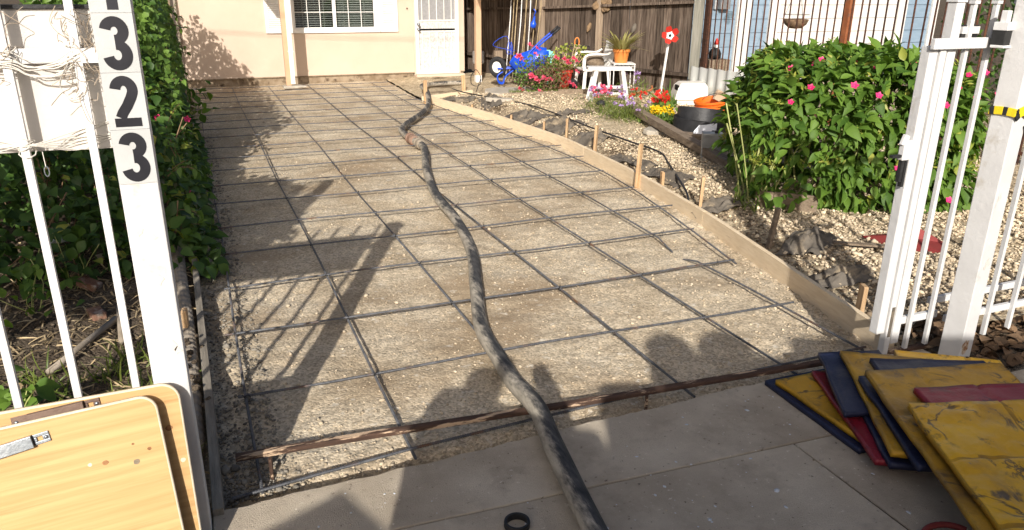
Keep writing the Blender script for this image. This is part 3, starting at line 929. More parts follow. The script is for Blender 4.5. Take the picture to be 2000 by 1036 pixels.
# rusted strip across the mouth of the driveway
mb = MB()
Apt, Bpt = Vector((-.02, 2.772, .098)), Vector((3.52, 2.505, .098))
dv = (Bpt - Apt)
k = 26
for i in range(k):
    pass
vs, fs = [], []
prof = [(-.017, -.010), (.017, -.010), (.017, .0), (.015, .010), (-.010, .010), (-.017, .005)]
side = Vector((-dv.y, dv.x, 0)).normalized()
for i in range(k + 1):
    p = Apt + dv * (i / k) + side * .004 * math.sin(i * .35) + Vector((0, 0, .002 * math.sin(i * .5)))
    for a, b in prof:
        vs.append(p + side * a + Vector((0, 0, b)))
m_ = len(prof)
for i in range(k):
    for j in range(m_):
        j2 = (j + 1) % m_
        fs.append((i * m_ + j, i * m_ + j2, (i + 1) * m_ + j2, (i + 1) * m_ + j))
fs += [tuple(range(m_))[::-1], tuple(k * m_ + j for j in range(m_))]
st = thing('screed_strip', 'rusty brown strip lying across the mouth of the driveway bed', 'metal strip', (0, 2.77, 0))
mb.add(vs, fs).build('strip', 'rust_strip', st)
MB().tube([(.105, 2.735, -.05), (.105, 2.735, .088)], .008, 6).build('pin', 'rust_strip', st)
MB().tube([(1.75, 2.615, -.05), (1.75, 2.615, .088)], .008, 6).build('pin', 'rust_strip', st)

# ------------------------------------------------------------------ hose, ring
hp = [(.90, .95, .145), (.985, 1.38, .145), (1.06, 1.834, .145), (1.14, 2.30, .142), (1.205, 2.62, .135), (1.235, 2.95, .085), (1.268, 3.233, .07), (1.32, 3.64, .066), (1.50, 4.226, .066),
      (1.70, 4.888, .066), (1.833, 5.645, .066), (1.911, 6.467, .066), (2.122, 7.474, .066), (2.387, 8.484, .066), (2.395, 9.0, .066), (2.40, 9.45, .066), (2.47, 9.80, .066), (2.70, 10.25, .066),
      (3.13, 11.05, .066), (3.42, 11.8, .075), (3.60, 12.5, .15), (3.70, 13.15, .16), (3.95, 13.75, .10), (4.35, 14.0, .09), (4.75, 14.05, .085)]
path = smoothpath(hp, 14)
rad = [.0420 + .0010 * math.sin(i * .35) for i in range(len(path))]
ho = thing('pump_hose', 'long black concrete pump hose caked with dried cement, snaking up the driveway', 'hose', (1.06, 1.83, .09))
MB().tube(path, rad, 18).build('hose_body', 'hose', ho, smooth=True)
ci = min(range(len(path)), key=lambda i: (path[i] - Vector((2.395, 9.05, .066))).length)
def collar(ci, ln, r, mat, name):
    a = path[ci]
    d = (path[ci + 1] - path[ci - 1]).normalized()
    q = d.to_track_quat('Z', 'Y').to_matrix()
    MB().lathe([(r * .9, -ln), (r * 1.08, -ln * .8), (r * 1.08, -ln * .45), (r * .98, -ln * .4), (r * .98, ln * .3), (r * 1.1, ln * .35), (r * 1.1, ln * .75), (r * .9, ln)], 18, a, q).build(name, mat, ho, smooth=False)
collar(ci, .13, .060, 'hose_rust', 'coupling')
collar(ci - 9, .08, .057, 'pipe', 'clamp')
ci2 = len(path) - 30
collar(ci2, .07, .056, 'pipe', 'clamp')
rg = MB().lathe([(.036, -.013), (.0440, -.013), (.0455, -.006), (.0440, 0), (.0455, .006), (.0440, .013), (.036, .013), (.0345, .005), (.0345, -.005)], 44, (.852, 2.0, .104), closed=True)
tag(rg.build('rubber_ring', 'rubber', smooth=False, bevel=.001), 'small black rubber gasket ring lying on the sidewalk', 'gasket')

# ------------------------------------------------------------------ the house
HY = 15.6
hs = thing('house', 'peach stucco house with white shuttered window and white security door', 'house', (2.6, HY, 0))
wl = MB()
ZB, ZT = .13, 2.75
def wallbox(mb, x0, x1, z0, z1, y0=HY, y1=HY + .16):
    mb.box(((x0 + x1) / 2, (y0 + y1) / 2, (z0 + z1) / 2), (x1 - x0, y1 - y0, z1 - z0))
WX0, WX1, WZ0, WZ1 = 1.93, 3.49, 1.0, 2.15
DX0, DX1, DZ0, DZ1 = 4.28, 5.19, .10, 2.16
wallbox(wl, -.12, WX0, ZB, ZT)
wallbox(wl, WX0, WX1, ZB, WZ0)
wallbox(wl, WX0, WX1, WZ1, ZT)
wallbox(wl, WX1, DX0, ZB, ZT)
wallbox(wl, DX0, DX1, DZ1, ZT)
wallbox(wl, DX1, 5.32, ZB, ZT)
wallbox(wl, -.12, .04, ZB, ZT, HY + .16, HY + 8)
wallbox(wl, 5.16, 5.32, ZB, ZT, HY + .16, HY + 8)
wl.build('wall', 'stucco', hs)
mb = MB()
wallbox(mb, -.10, 4.22, -.1, ZB - .002, HY + .02, HY + .16)
wallbox(mb, 5.22, 5.30, -.1, ZB - .002, HY + .02, HY + .16)
mb.build('foundation', 'found', hs)
MB().box((2.6, HY + .006, ZB - .004), (5.42, .03, .02)).build('weep_screed', 'found', hs)
MB().box((4.74, HY - .10, .05), (1.02, .26, .10)).build('doorstep', 'stucco', hs, bevel=.005)
mb = MB()
wallbox(mb, .04, 5.16, .0, .1, HY + .2, HY + 5)
wallbox(mb, .04, 5.16, 0, 2.7, HY + 5, HY + 5.1)
wallbox(mb, .04, 5.16, 2.6, 2.7, HY + .16, HY + 5)
wallbox(mb, 3.75, 3.8, 0, 2.6, HY + .16, HY + 5)
mb.build('dark_room', 'dark', hs)
rf = MB().prism([(-.55, 0), (5.9, 0), (5.9, 8), (-.55, 8)], .12, Matrix.Translation((0, HY - .42, 2.62)) @ Matrix.Rotation(R(14), 4, 'X')).build('roof', 'roof', hs)
MB().beam((-.55, HY - .44, 2.60), (5.9, HY - .44, 2.60), .03, .15).build('fascia', 'tanpaint', rf)
# window
win = MB().box((2.71, HY - .012, .965), (1.71, .05, .07))
win.box((2.71, HY - .012, 2.18), (1.71, .05, .06)).box((1.893, HY - .012, 1.575), (.075, .05, 1.15)).box((3.527, HY - .012, 1.575), (.075, .05, 1.15))
win = win.build('window', 'trimwhite', hs, bevel=.003)
mb = MB().box((2.70, HY + .02, 1.575), (.06, .04, 1.15))
for x in (1.943, 3.477):
    mb.box((x, HY + .02, 1.575), (.028, .04, 1.148))
for z in (1.014, 2.136):
    mb.box((2.71, HY + .02, z), (1.56, .038, .028))
mb.build('frame', 'trimwhite', win)
for x0, x1 in ((1.957, 2.67), (2.73, 3.463)):
    mb = MB()
    for k in (1, 2):
        mb.box((x0 + (x1 - x0) * k / 3, HY + .036, 1.575), (.011, .010, 1.10))
    for z in (1.305, 1.585, 1.865):
        mb.box(((x0 + x1) / 2, HY + .037, z), (x1 - x0, .009, .011))
    mb.build('muntin', 'trimwhite', win)
    MB().box(((x0 + x1) / 2, HY + .048, 1.575), (x1 - x0, .004, 1.10)).build('pane', 'glass', win)
    mb = MB()
    tilt = R(14) if x0 < 2.5 else R(30)
    for k in range(27):
        mb.box(((x0 + x1) / 2, HY + .10, 1.02 + k * .042), (x1 - x0 - .01, .042, .003), Matrix.Rotation(tilt, 3, 'X'))
    mb.box(((x0 + x1) / 2 - .2, HY + .10, 1.57), (.004, .046, 1.1)).box(((x0 + x1) / 2 + .2, HY + .10, 1.57), (.004, .046, 1.1))
    mb.build('blind', 'blind', win)
# shutters
for x0, x1 in ((1.412, 1.835), (3.572, 3.93)):
    sh = MB()
    zc = 1.57
    sh.box((x0 + .03, HY - .02, zc), (.06, .035, 1.27)).box((x1 - .03, HY - .02, zc), (.06, .035, 1.27))
    sh.box(((x0 + x1) / 2, HY - .02, .972), (x1 - x0 - .12, .035, .075)).box(((x0 + x1) / 2, HY - .02, 2.168), (x1 - x0 - .12, .035, .075))
    sh.box(((x0 + x1) / 2, HY - .006, zc), (x1 - x0 - .12, .010, 1.12))
    so = sh.build('shutter', 'trimwhite', hs, bevel=.002)
    mb = MB()
    for k in range(34):
        mb.box(((x0 + x1) / 2, HY - .024, 1.025 + k * .0335), (x1 - x0 - .125, .030, .005), Matrix.Rotation(R(48), 3, 'X'))
    mb.build('louvres', 'trimwhite', so)
# security door
dr = MB()
for x in (DX0 + .035, DX1 - .035):
    dr.box((x, HY - .01, (DZ0 + DZ1) / 2), (.07, .06, DZ1 - DZ0))
dr.box((4.735, HY - .01, DZ0 + .03), (.77, .058, .06)).box((4.735, HY - .01, DZ1 - .03), (.77, .058, .06))
dr.box((4.735, HY + .002, 1.135), (.77, .02, .03)).box((4.735, HY + .002, .925), (.77, .02, .035))
door = dr.build('door', 'trimwhite', hs, bevel=.003)
MB().box((4.735, HY + .012, (DZ0 + .98) / 2 - .0), (.77, .004, .88)).build('perforated_panel', 'screenwhite', door)
MB().box((4.735, HY + .012, 1.03), (.77, .004, .21)).build('lock_panel', 'screenwhite', door)
MB().box((4.735, HY + .012, 1.62), (.77, .004, .97)).build('upper_screen', 'screengrey', door)
bar = MB().box((0, 0, 0), (.014, .014, .815)).mesh('bar', 'trimwhite')
barU = MB().box((0, 0, 0), (.014, .014, .97)).mesh('bar', 'trimwhite')
barH = MB().tube([(.0, 0, -.02), (.012, 0, -.01), (.012, 0, .01), (0, 0, .02), (-.012, 0, .01), (-.012, 0, -.01), (0, 0, -.02)], .005, 5).mesh('scroll', 'trimwhite')
for k in range(5):
    x = 4.35 + .77 * (k + .5) / 5
    inst('bar', bar, Matrix.Translation((x, HY - .012, .532)), door)
    inst('bar', barU, Matrix.Translation((x, HY - .012, 1.63)), door)
    inst('scroll', barH, Matrix.Translation((x, HY - .012, .40 + .16 * (k % 2))), door)
    inst('scroll', barH, Matrix.Translation((x, HY - .012, .66)), door)
mb = MB()
for z in (1.07, .975):
    mb.lathe([(.0, -.005), (.028, -.005), (.028, .006), (.012, .01), (.012, .035), (.027, .045), (.024, .065), (0, .068)], 14, (4.335, HY - .04, z), Matrix.Rotation(R(90), 3, 'X'))
mb.build('door_knob', 'zinc', door, smooth=True)
MB().lathe([(0, 0), (.018, 0), (.018, .012), (0, .014)], 10, (4.13, HY - .002, 1.37), Matrix.Rotation(R(90), 3, 'X')).build('bell_button', 'brownmetal', hs)
mb = MB()
for x in (4.262, 5.208):
    mb.box((x, HY - .006, 1.13), (.035, .02, 2.06))
mb.build('door_trim', 'stucco', hs)
# porch posts, porch roof, downspout, conduit
MB().box((1.66, 14.90, 1.20), (.09, .09, 2.45)).build('porch_post', 'tanpaint', hs, bevel=.003)
ds = MB().box((1.735, 14.845, 1.24), (.075, .055, 2.32)).build('downspout', 'trimwhite', hs, bevel=.006)
MB().box((1.72, 14.86, .03), (.34, .20, .05)).box((1.88, 14.80, .035), (.16, .12, .03)).build('splash_block', 'concrete_old', hs, bevel=.01)
MB().box((1.735, 14.845, .66), (.095, .06, .02)).build('strap', 'trimwhite', ds)
p2 = MB().box((5.16, 14.33, 1.25), (.105, .105, 2.30)).build('porch_post', 'tanpaint', hs, bevel=.003)
MB().box((5.16, 14.33, .05), (.108, .108, .26)).build('base_sleeve', 'whitewood', p2)
MB().prism([(.55, 14.40), (5.05, 14.30), (5.05, 15.6), (.55, 15.6)], .10, Matrix.Translation((0, 0, 2.42))).build('porch_roof', 'tanpaint', hs)
MB().prism([(4.30, 12.03), (6.60, 14.12), (6.60, 17.5), (5.08, 17.5), (4.80, 14.1)], .08, Matrix.Translation((0, 0, 2.36))).build('fence_shade_sheet', 'tanpaint', hs)  # unseen sheet, added and outlined to throw the slanting shadow on the fence
MB().prism([(.60, 2.42), (.91, 2.16), (1.126, 1.843), (1.218, 1.843), (1.262, 2.42)], .05, Matrix(((1, 0, 0, 0), (0, 0, -1, 14.47), (0, 1, 0, 0), (0, 0, 0, 1)))).build('shutter_shade_plate', 'trimwhite', hs)  # added out of view, cut to throw the angular shadow on the shutter
MB().tube([(-.10, HY - .03, .1), (-.10, HY - .03, .75), (-.11, HY - .03, 2.6)], .022, 8).build('conduit', 'pipe', hs)
MB().tube([(-.06, HY - .02, .70), (-.065, HY - .02, 1.3), (-.08, HY - .02, 2.6)], .006, 5).build('cable', 'timber', hs)
# overhead wire whose faint shadow crosses the wall
ow = MB().tube([(-6 + k * 1.2, 6.0, 6.55 - .004 * (12 - k) * k * 3) for k in range(13)], .010, 6)
tag(ow.build('overhead_cable', 'rubber'), 'thin black service cable strung overhead, its shadow crossing the house wall', 'cable')

# side yard left of the house: narrow neighbour wall piece
nb = thing('garden_wall', 'brown board wall glimpsed between ivy and the house corner', 'wall', (-.9, 17.0, 0))
for k in range(9):
    MB().box((-2.4 + k * .26, 17.0, .85), (.25, .05, 1.7)).build('board', 'timber', nb)
MB().box((-1.3, 16.95, 1.95), (2.3, .06, .5)).build('window_panel', 'panel', nb)

# ------------------------------------------------------------------ wooden fence
FA, FB = Vector((5.55, 16.6, 0)), Vector((7.57, 10.70, 0))
fd = (FB - FA)
FL = fd.length
fd.normalize()
fn = Vector((fd.y, -fd.x, 0))       # towards the yard?
if fn.dot(Vector((0, 0, 0)) - FA) < 0:
    fn = -fn
ang = math.atan2(fd.y, fd.x)
wf = thing('wooden_fence', 'weathered brown plank fence behind the flower bed', 'fence', tuple(FA))
np_ = int(FL / .146)
plk = []
for v in range(4):
    mb = MB()
    jag = [random.uniform(-.02, .02) for _ in range(2)]
    w2 = .0675 + .001 * v
    vs = []
    for z in (0, .6, 1.2, 1.95 + .03 * v):
        for x, y in ((-w2, -.009), (w2, -.009), (w2, .009), (-w2, .009)):
            vs.append((x + .004 * math.sin(z * 3 + v), y, z))
    fs = [(3, 2, 1, 0), (12, 13, 14, 15)]
    for i in range(3):
        for j in range(4):
            j2 = (j + 1) % 4
            fs.append((4 * i + j, 4 * i + j2, 4 * i + 4 + j2, 4 * i + 4 + j))
    plk.append(mb.add(vs, fs).mesh('plank', 'fence'))
for k in range(np_):
    p = FA + fd * (.07 + k * .146)
    off = fn * random.uniform(-.006, .006)
    inst('plank', plk[k % 4], Matrix.Translation(p + off + Vector((0, 0, .07 + random.uniform(-.02, .02)))) @ Matrix.Rotation(ang, 4, 'Z') @ Matrix.Rotation(random.uniform(-.008, .008), 4, 'Y'), wf)
def fpt(s, out, z):
    p = FA + fd * s + fn * out
    return (p.x, p.y, z)
sA = (Vector((6.418, 14.07, 0)) - FA).dot(fd)
MB().beam(fpt(0, .055, 1.33), fpt(sA, .055, 1.42), .085, .04).build('rail', 'fence', wf)
MB().beam(fpt(sA, .055, 1.42), fpt(FL - .05, .055, 1.60), .085, .04).build('rail', 'fence', wf)
MB().beam(fpt(0, .055, .42), fpt(sA, .055, .43), .085, .05).build('rail', 'fence', wf)
MB().beam(fpt(sA, .055, .44), fpt(FL - .05, .055, .48), .085, .05).build('rail', 'fence', wf)
for s in (.7, sA, (Vector((6.90, 12.66, 0)) - FA).dot(fd)):
    MB().beam(fpt(s, .055, -.1), fpt(s, .055, 2.1), .09, .09, fd).build('post', 'fence_post', wf, bevel=.004)
MB().beam(fpt(FL + .02, .03, -.1), fpt(FL + .02, .03, 2.2), .13, .11, fd).build('end_post', 'grey_post', wf, bevel=.004)

# ------------------------------------------------------------------ iron fence and neighbour's house
IA, IB = Vector((7.62, 10.55, 0)), Vector((8.12, 3.2, 0))
idr = (IB - IA)
IL = idr.length
idr.normalize()
irf = thing('iron_fence', 'tall rusty iron bar fence behind the big flowering bush', 'fence', tuple(IA))
bars = MB().tube([(0, 0, .0), (0, 0, 2.3)], .011, 6).mesh('bar', 'iron')
nb_ = int(IL / .128)
for k in range(nb_):
    p = IA + idr * (.08 + k * .128)
    inst('bar', bars, Matrix.Translation(p + Vector((0, 0, .05))) @ Matrix.Rotation(random.uniform(-.012, .012), 4, 'X'), irf)
for z in (.22, 2.15):
    MB().beam(IA + Vector((0, 0, z)), IB + Vector((0, 0, z)), .035, .035).build('rail', 'iron', irf)
for s in (0.03, 2.72, 5.5):
    p = IA + idr * s
    MB().beam(p + Vector((0, 0, -.1)), p + Vector((0, 0, 2.35)), .085, .085, idr).build('post', 'iron_post' if s > 1 else 'iron', irf, bevel=.004)

NY = 12.1
nh = thing('neighbour_house', 'blue and white sided neighbouring house behind the iron fence', 'house', (11, NY, 0))
def siding(x0, x1, mat, name):
    for k in range(11):
        z = .05 + k * .245
        MB().box(((x0 + x1) / 2, NY - .004, z + .12), (x1 - x0, .022, .236), Matrix.Rotation(R(2.2), 3, 'X')).build(name, mat, nh)
siding(7.95, 9.36, 'siding', 'siding_board')
siding(9.66, 10.10, 'siding', 'siding_board')
siding(10.32, 13.30, 'sidingwhite', 'door_panel')
siding(13.52, 14.20, 'siding', 'siding_board')
mb = MB().box((9.51, NY - .02, 1.35), (.29, .09, 2.7))
mb.build('corner_trim', 'sidingwhite', nh, bevel=.004)
MB().box((10.21, NY - .02, 1.35), (.21, .08, 2.7)).build('door_trim', 'sidingwhite', nh, bevel=.004)
MB().box((13.41, NY - .02, 1.35), (.21, .08, 2.7)).build('door_trim', 'sidingwhite', nh, bevel=.004)
MB().box((14.29, NY - .02, 1.35), (.17, .08, 2.7)).build('corner_trim', 'sidingwhite', nh, bevel=.004)
mb = MB()
mb.box((11.1, NY + .10, 1.35), (6.3, .15, 2.7)).box((14.3, NY + 3, 1.35), (.15, 5.7, 2.7)).box((7.98, NY + 3, 1.35), (.15, 5.7, 2.7))
mb.build('wall', 'roof', nh)
MB().prism([(7.6, 0), (14.8, 0), (14.8, 7), (7.6, 7)], .12, Matrix.Translation((0, NY - .35, 2.72)) @ Matrix.Rotation(R(15), 4, 'X')).build('roof', 'roof', nh)
me_ = MB().box((9.02, NY - .09, 1.62), (.20, .12, .34)).build('meter_box', 'tin', nh, bevel=.01)
MB().lathe([(.0, 0), (.065, 0), (.06, .08), (0, .09)], 14, (9.10, NY - .15, 1.36), Matrix.Rotation(R(90), 3, 'X')).build('dial', 'glass', me_)
MB().tube([(8.86, NY - .05, 1.45), (8.86, NY - .05, 2.7)], .03, 8).build('conduit', 'tin', me_)
hb = thing('hanging_basket', 'brown coir hanging basket in front of the white neighbour wall', 'basket', (9.17, 10.30, 1.2))
MB().lathe([(0, -.11), (.10, -.10), (.17, -.04), (.20, .03), (.19, .04), (.15, -.01), (0, -.04)], 18, (9.17, 10.30, 1.31)).build('bowl', 'coir', hb, smooth=True)
for a in range(3):
    t = a * 2.1 + .3
    MB().tube([(9.17 + .2 * math.cos(t), 10.30 + .2 * math.sin(t), 1.34), (9.17, 10.30, 1.95)], .003, 4).build('wire', 'wire', hb)
MB().tube([(9.17 + .205 * math.cos(t), 10.30 + .205 * math.sin(t), 1.42) for t in np.linspace(0, 6.283, 25)], .003, 4).build('rim_wire', 'wire', hb)
MB().tube([(9.17, 10.30, 1.95), (9.17, 10.30, 2.62), (9.17, 11.7, 2.70)], .004, 4).build('hanger', 'wire', hb)
# dark clutter right of the neighbour's house
n = 7000
P0 = np.c_[rng.uniform(10.4, 12.8, n), rng.uniform(3.6, 8.6, n), rng.uniform(0, 2.3, n) ** 1.0]
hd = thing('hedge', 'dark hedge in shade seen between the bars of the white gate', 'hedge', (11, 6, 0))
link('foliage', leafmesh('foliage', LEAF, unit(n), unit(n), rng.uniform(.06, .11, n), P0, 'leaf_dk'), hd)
mb = MB()
for k in range(14):
    x, y = rng.uniform(10.0, 12.2), rng.uniform(4, 8.4)
    mb.tube([(x, y, 0), (x + rng.uniform(-.2, .2), y, 1.0), (x + rng.uniform(-.4, .4), y, 2.1)], .02, 5)
stuff(mb.build('stems', 'twig', hd))

# ------------------------------------------------------------------ left post with house number, left fence
lp = thing('gate_post', 'white square gate post carrying black house number tiles', 'post', (-.172, 2.40, 0))
MB().box((-.172, 2.40, .96), (.100, .100, 1.96)).build('post_body', 'gate', lp, bevel=.004)
MB().box((-.172, 2.40, 1.955), (.116, .116, .03)).build('cap', 'gate', lp, bevel=.004)

def stroke(pts, wd):
    """flat ribbon polygon along a 2-D centre line"""
    P = np.array(pts, float)
    d = np.gradient(P, axis=0)
    d /= np.linalg.norm(d, axis=1)[:, None] + 1e-9
    nn = np.c_[-d[:, 1], d[:, 0]] * wd / 2
    return P + nn, P - nn

def arc(cx, cy, rx, ry, a0, a1, n=18):
    return [(cx + rx * math.cos(R(a)), cy + ry * math.sin(R(a))) for a in np.linspace(a0, a1, n)]

def glyph(ch):
    if ch == '3':
        return [arc(0, .0315, .0215, .0235, 170, -95, 22), arc(0, -.0305, .0230, .0265, 95, -170, 24)]
    if ch == '2':
        return [arc(0, .0300, .0210, .0250, 172, -18, 18) + [(.0150, .010), (.003, -.012), (-.010, -.030), (-.0170, -.044)], [(-.0330, -.0565), (.0330, -.0565)]]
    return [[(.006, .068), (.006, -.0685)], [(-.020, .040), (.006, .060)]]

for k, ch in enumerate(('3', '2', '3', '1')):
    zc = 1.388 + .1525 * k
    tl = MB().box((-.172, 2.3488, zc), (.0985, .0030, .1515)).build('number_tile', 'tile', lp)
    mb = MB()
    for q, pts in enumerate(glyph(ch)):
        a, b = stroke(pts, .0265 if not (ch == '2' and q == 1) else .0235)
        yv = 2.3463 - .00025 * q
        vs = [(-.172 + x, yv, zc + z) for x, z in a] + [(-.172 + x, yv, zc + z) for x, z in b]
        m_ = len(a)
        mb.add(vs, [(i + 1, i, m_ + i, m_ + i + 1) for i in range(m_ - 1)])
    mb.build('digit', 'ink', tl)
n = 5
for (x, z, s) in ((-.19, 1.17, .012), (-.155, 1.15, .010), (-.16, 1.02, .016), (-.15, .80, .014), (-.14, .78, .011)):
    pts = [(x + s * (math.cos(t) * random.uniform(.3, 1.3)), z + s * math.sin(t) * random.uniform(.5, 1.8)) for t in np.linspace(0, 5.6, 8)]
    MB().prism(pts, .0012, Matrix.Translation((0, 2.3495, 0)) @ Matrix(((1, 0, 0, 0), (0, 0, -1, 0), (0, 1, 0, 0), (0, 0, 0, 1)))).build('paint_flake', 'panel', lp)

lf = thing('bar_fence', 'white bar fence with a board panel left of the numbered post', 'fence', (-.7, 2.45, .05))
barm = MB().box((0, 0, .95), (.021, .021, 1.86)).mesh('bar', 'gate')
for k in range(6):
    inst('bar', barm, Matrix.Translation((-.283 - .161 * k, 2.452, .08)) @ Matrix.Rotation(random.uniform(-.004, .004), 4, 'Y'), lf)
for z, h in ((1.655, .040), (.27, .03)):
    MB().box((-.66, 2.474, z), (.90, .022, h)).build('rail', 'gate', lf, bevel=.002)
MB().box((-.250, 2.450, 1.655), (.06, .02, .038)).build('bracket', 'gate', lf)
MB().box((-.70, 2.510, 1.583), (.93, .012, .385)).build('panel', 'panel', lf, bevel=.002)
MB().box((-.70, 2.507, 1.781), (.95, .028, .010)).build('panel_trim', 'rubber', lf)
tp = MB().box((-1.13, 2.46, 1.42), (.10, .10, 2.86)).build('post', 'gate', lf, bevel=.004)
# string and dry tendrils tied round the bars
mb = MB()
for (cx, cz) in ((-.283, 1.655), (-.444, 1.655), (-.605, 1.655), (-.444, 1.415)):
    for k in range(5):
        dz = random.uniform(-.025, .02)
        mb.tube([(cx + .02 * math.cos(t) * random.uniform(.95, 1.15), 2.462 + .026 * math.sin(t), cz + dz + .012 * math.sin(t + k)) for t in np.linspace(0, 6.3, 12)], .0018, 4)
for k in range(7):
    z0 = 1.655 + random.uniform(-.03, .015)
    mb.tube(smoothpath([(-.29, 2.435, z0), (-.34, 2.44, z0 - random.uniform(.005, .03)), (-.40, 2.44, z0 - random.uniform(.0, .03)), (-.45, 2.435, z0), (-.62, 2.44, z0 + random.uniform(-.02, .02))], 5), .0016, 4)
for k in range(8):
    z0 = 1.425 + random.uniform(-.03, .035)
    mb.tube(smoothpath([(-.235, 2.50, z0 + random.uniform(-.01, .03)), (-.33, 2.495, z0 - random.uniform(0, .02)), (-.44, 2.44, 1.42), (-.55, 2.49, z0 + random.uniform(-.02, .02)), (-.75, 2.495, z0)], 5), .0014, 4)
for k in range(3):
    mb.tube(smoothpath([(-.30, 2.43, 1.64), (-.325, 2.43, 1.60), (-.33, 2.43, 1.57), (-.31, 2.43, 1.54), (-.285, 2.43, 1.545 + .01 * k)], 5), .0018, 4)
mb.build('string_ties', 'string', lf)
mb = MB()
for k in range(60):
    c = random.choice(((-.265, 1.70), (-.25, 1.66), (-.285, 1.66), (-.27, 1.60), (-.45, 1.67), (-.60, 1.67)))
    p = Vector((c[0] + random.gauss(0, .018), 2.46 + random.gauss(0, .012), c[1] + random.gauss(0, .03)))
    pts = [p]
    for q in range(5):
        p = p + Vector((random.gauss(0, .018), random.gauss(0, .010), random.gauss(0, .018)))
        pts.append(p)
    mb.tube(smoothpath(pts, 3), .0011, 3)
mb.build('dry_tendrils', 'dryvine', lf)
ck = thing('chain_link', 'tiny white metal hook hanging below the white panel', 'hook', (-.405, 2.45, 1.36))
MB().tube([(-.405 + .006 * math.cos(t), 2.44, 1.345 + .014 * math.sin(t)) for t in np.linspace(0, 6.283, 14)], .0018, 5).build('link', 'zinc', ck)
MB().tube([(-.405, 2.44, 1.359), (-.407, 2.445, 1.40)], .0012, 4).build('cord', 'string', ck)

# ------------------------------------------------------------------ right gate leaf, post and fence
rgt = thing('gate_leaf', 'white metal gate leaf with peeling paint at the end of the right form board', 'gate', (3.05, 2.5, .1))
MB().box((2.997, 2.515, .925), (.050, .050, 1.37)).build('stile', 'gate', rgt, bevel=.004)
MB().box((3.045, 2.500, .87), (.034, .038, 1.50)).build('stile', 'gate', rgt, bevel=.004)
MB().box((3.105, 2.515, .98), (.050, .050, 1.62)).build('stile', 'gate', rgt, bevel=.004)
MB().box((3.105, 2.515, 1.797), (.060, .060, .012)).build('cap', 'gate', rgt, bevel=.002)
for x in (3.195, 3.335, 3.48):
    b = MB().box((x, 2.50, .955), (.021, .021, 1.66)).build('bar', 'gate', rgt, bevel=.002)
    MB().box((x, 2.50, 1.792), (.032, .032, .014)).build('cap', 'gate', b)
MB().box((3.16, 2.474, 1.622), (.40, .022, .046)).build('upper_rail', 'gate', rgt, bevel=.003)
MB().box((3.26, 2.526, .275), (.29, .024, .038)).build('lower_rail', 'gate', rgt, bevel=.003)
la = MB().box((2.945, 2.50, 1.16), (.050, .03, .09)).box((2.93, 2.50, 1.205), (.03, .02, .05), Matrix.Rotation(R(20), 3, 'Y')).build('latch', 'gate', rgt, bevel=.004)
MB().box((2.935, 2.50, 1.07), (.016, .02, .11)).box((2.955, 2.50, 1.05), (.014, .02, .12)).box((2.90, 2.50, 1.135), (.07, .018, .012)).build('latch_bolt', 'black_iron', la)
MB().box((3.21, 2.53, 1.665), (.10, .05, .06)).build('hinge_block', 'black_iron', rgt, bevel=.003)
MB().box((3.21, 2.528, 1.675), (.104, .054, .03)).build('hinge_strap', 'gate', rgt)
MB().box((3.0448, 2.4801, .30), (.020, .002, .16)).build('worn_patch', 'fabric', rgt)

rp = thing('gate_post', 'white square gate post with yellow striped strap and rust chip at its foot', 'post', (3.382, 2.363, .05))
RZ = Matrix.Rotation(R(8), 3, 'Z')
MB().box((3.382, 2.363, 1.0), (.104, .104, 2.02), RZ).build('post_body', 'gate', rp, bevel=.004)
hw = MB().box((3.30, 2.42, 1.655), (.055, .06, .10), RZ).build('hinge', 'black_iron', rp, bevel=.004)
for c_, d_ in (((3.298, 2.415, 1.695), (.06, .064, .035)), ((3.30, 2.418, 1.735), (.03, .03, .05)), ((3.298, 2.414, 1.61), (.058, .062, .012))):
    MB().box(c_, d_, RZ).build('hinge_plate', 'gate', hw, bevel=.003)
pts = [(.034 * (math.cos(t) * random.uniform(.7, 1.2)), .036 * math.sin(t) * random.uniform(.7, 1.2)) for t in np.linspace(0, 5.8, 14)]
MF = Matrix.Translation((3.382, 2.363, .185)) @ RZ.to_4x4() @ Matrix.Translation((-.015, -.0525, 0)) @ Matrix(((1, 0, 0, 0), (0, 0, -1, 0), (0, 1, 0, 0), (0, 0, 0, 1)))
MB().prism(pts, .0012, MF).build('rust_chip', 'gate_rust', rp)
for (dx, z, s) in ((-.02, .95, .018), (.01, .62, .02), (-.01, .60, .012)):
    pts = [(s * (math.cos(t) * random.uniform(.3, 1.2)), s * math.sin(t) * random.uniform(.4, 1.7)) for t in np.linspace(0, 5.6, 9)]
    MB().prism(pts, .0012, Matrix.Translation((3.382, 2.363, z)) @ RZ.to_4x4() @ Matrix.Translation((dx, -.0525, 0)) @ Matrix(((1, 0, 0, 0), (0, 0, -1, 0), (0, 1, 0, 0), (0, 0, 0, 1)))).build('paint_flake', 'panel', rp)
stp = thing('striped_strap', 'yellow and black striped strap tied round the right gate post', 'strap', (3.38, 2.36, 1.27))
def strap(path, name_y='band', wdt=.036):
    per = []
    for i in range(len(path) - 1):
        per.append((path[i], path[i + 1]))
    for i, (a, b) in enumerate(per):
        MB().beam(a, Vector(b) + (Vector(b) - Vector(a)) * .04, .008, wdt).build('band', 'yb_y' if i % 3 else 'rubber', stp, bevel=.002)
ring = []
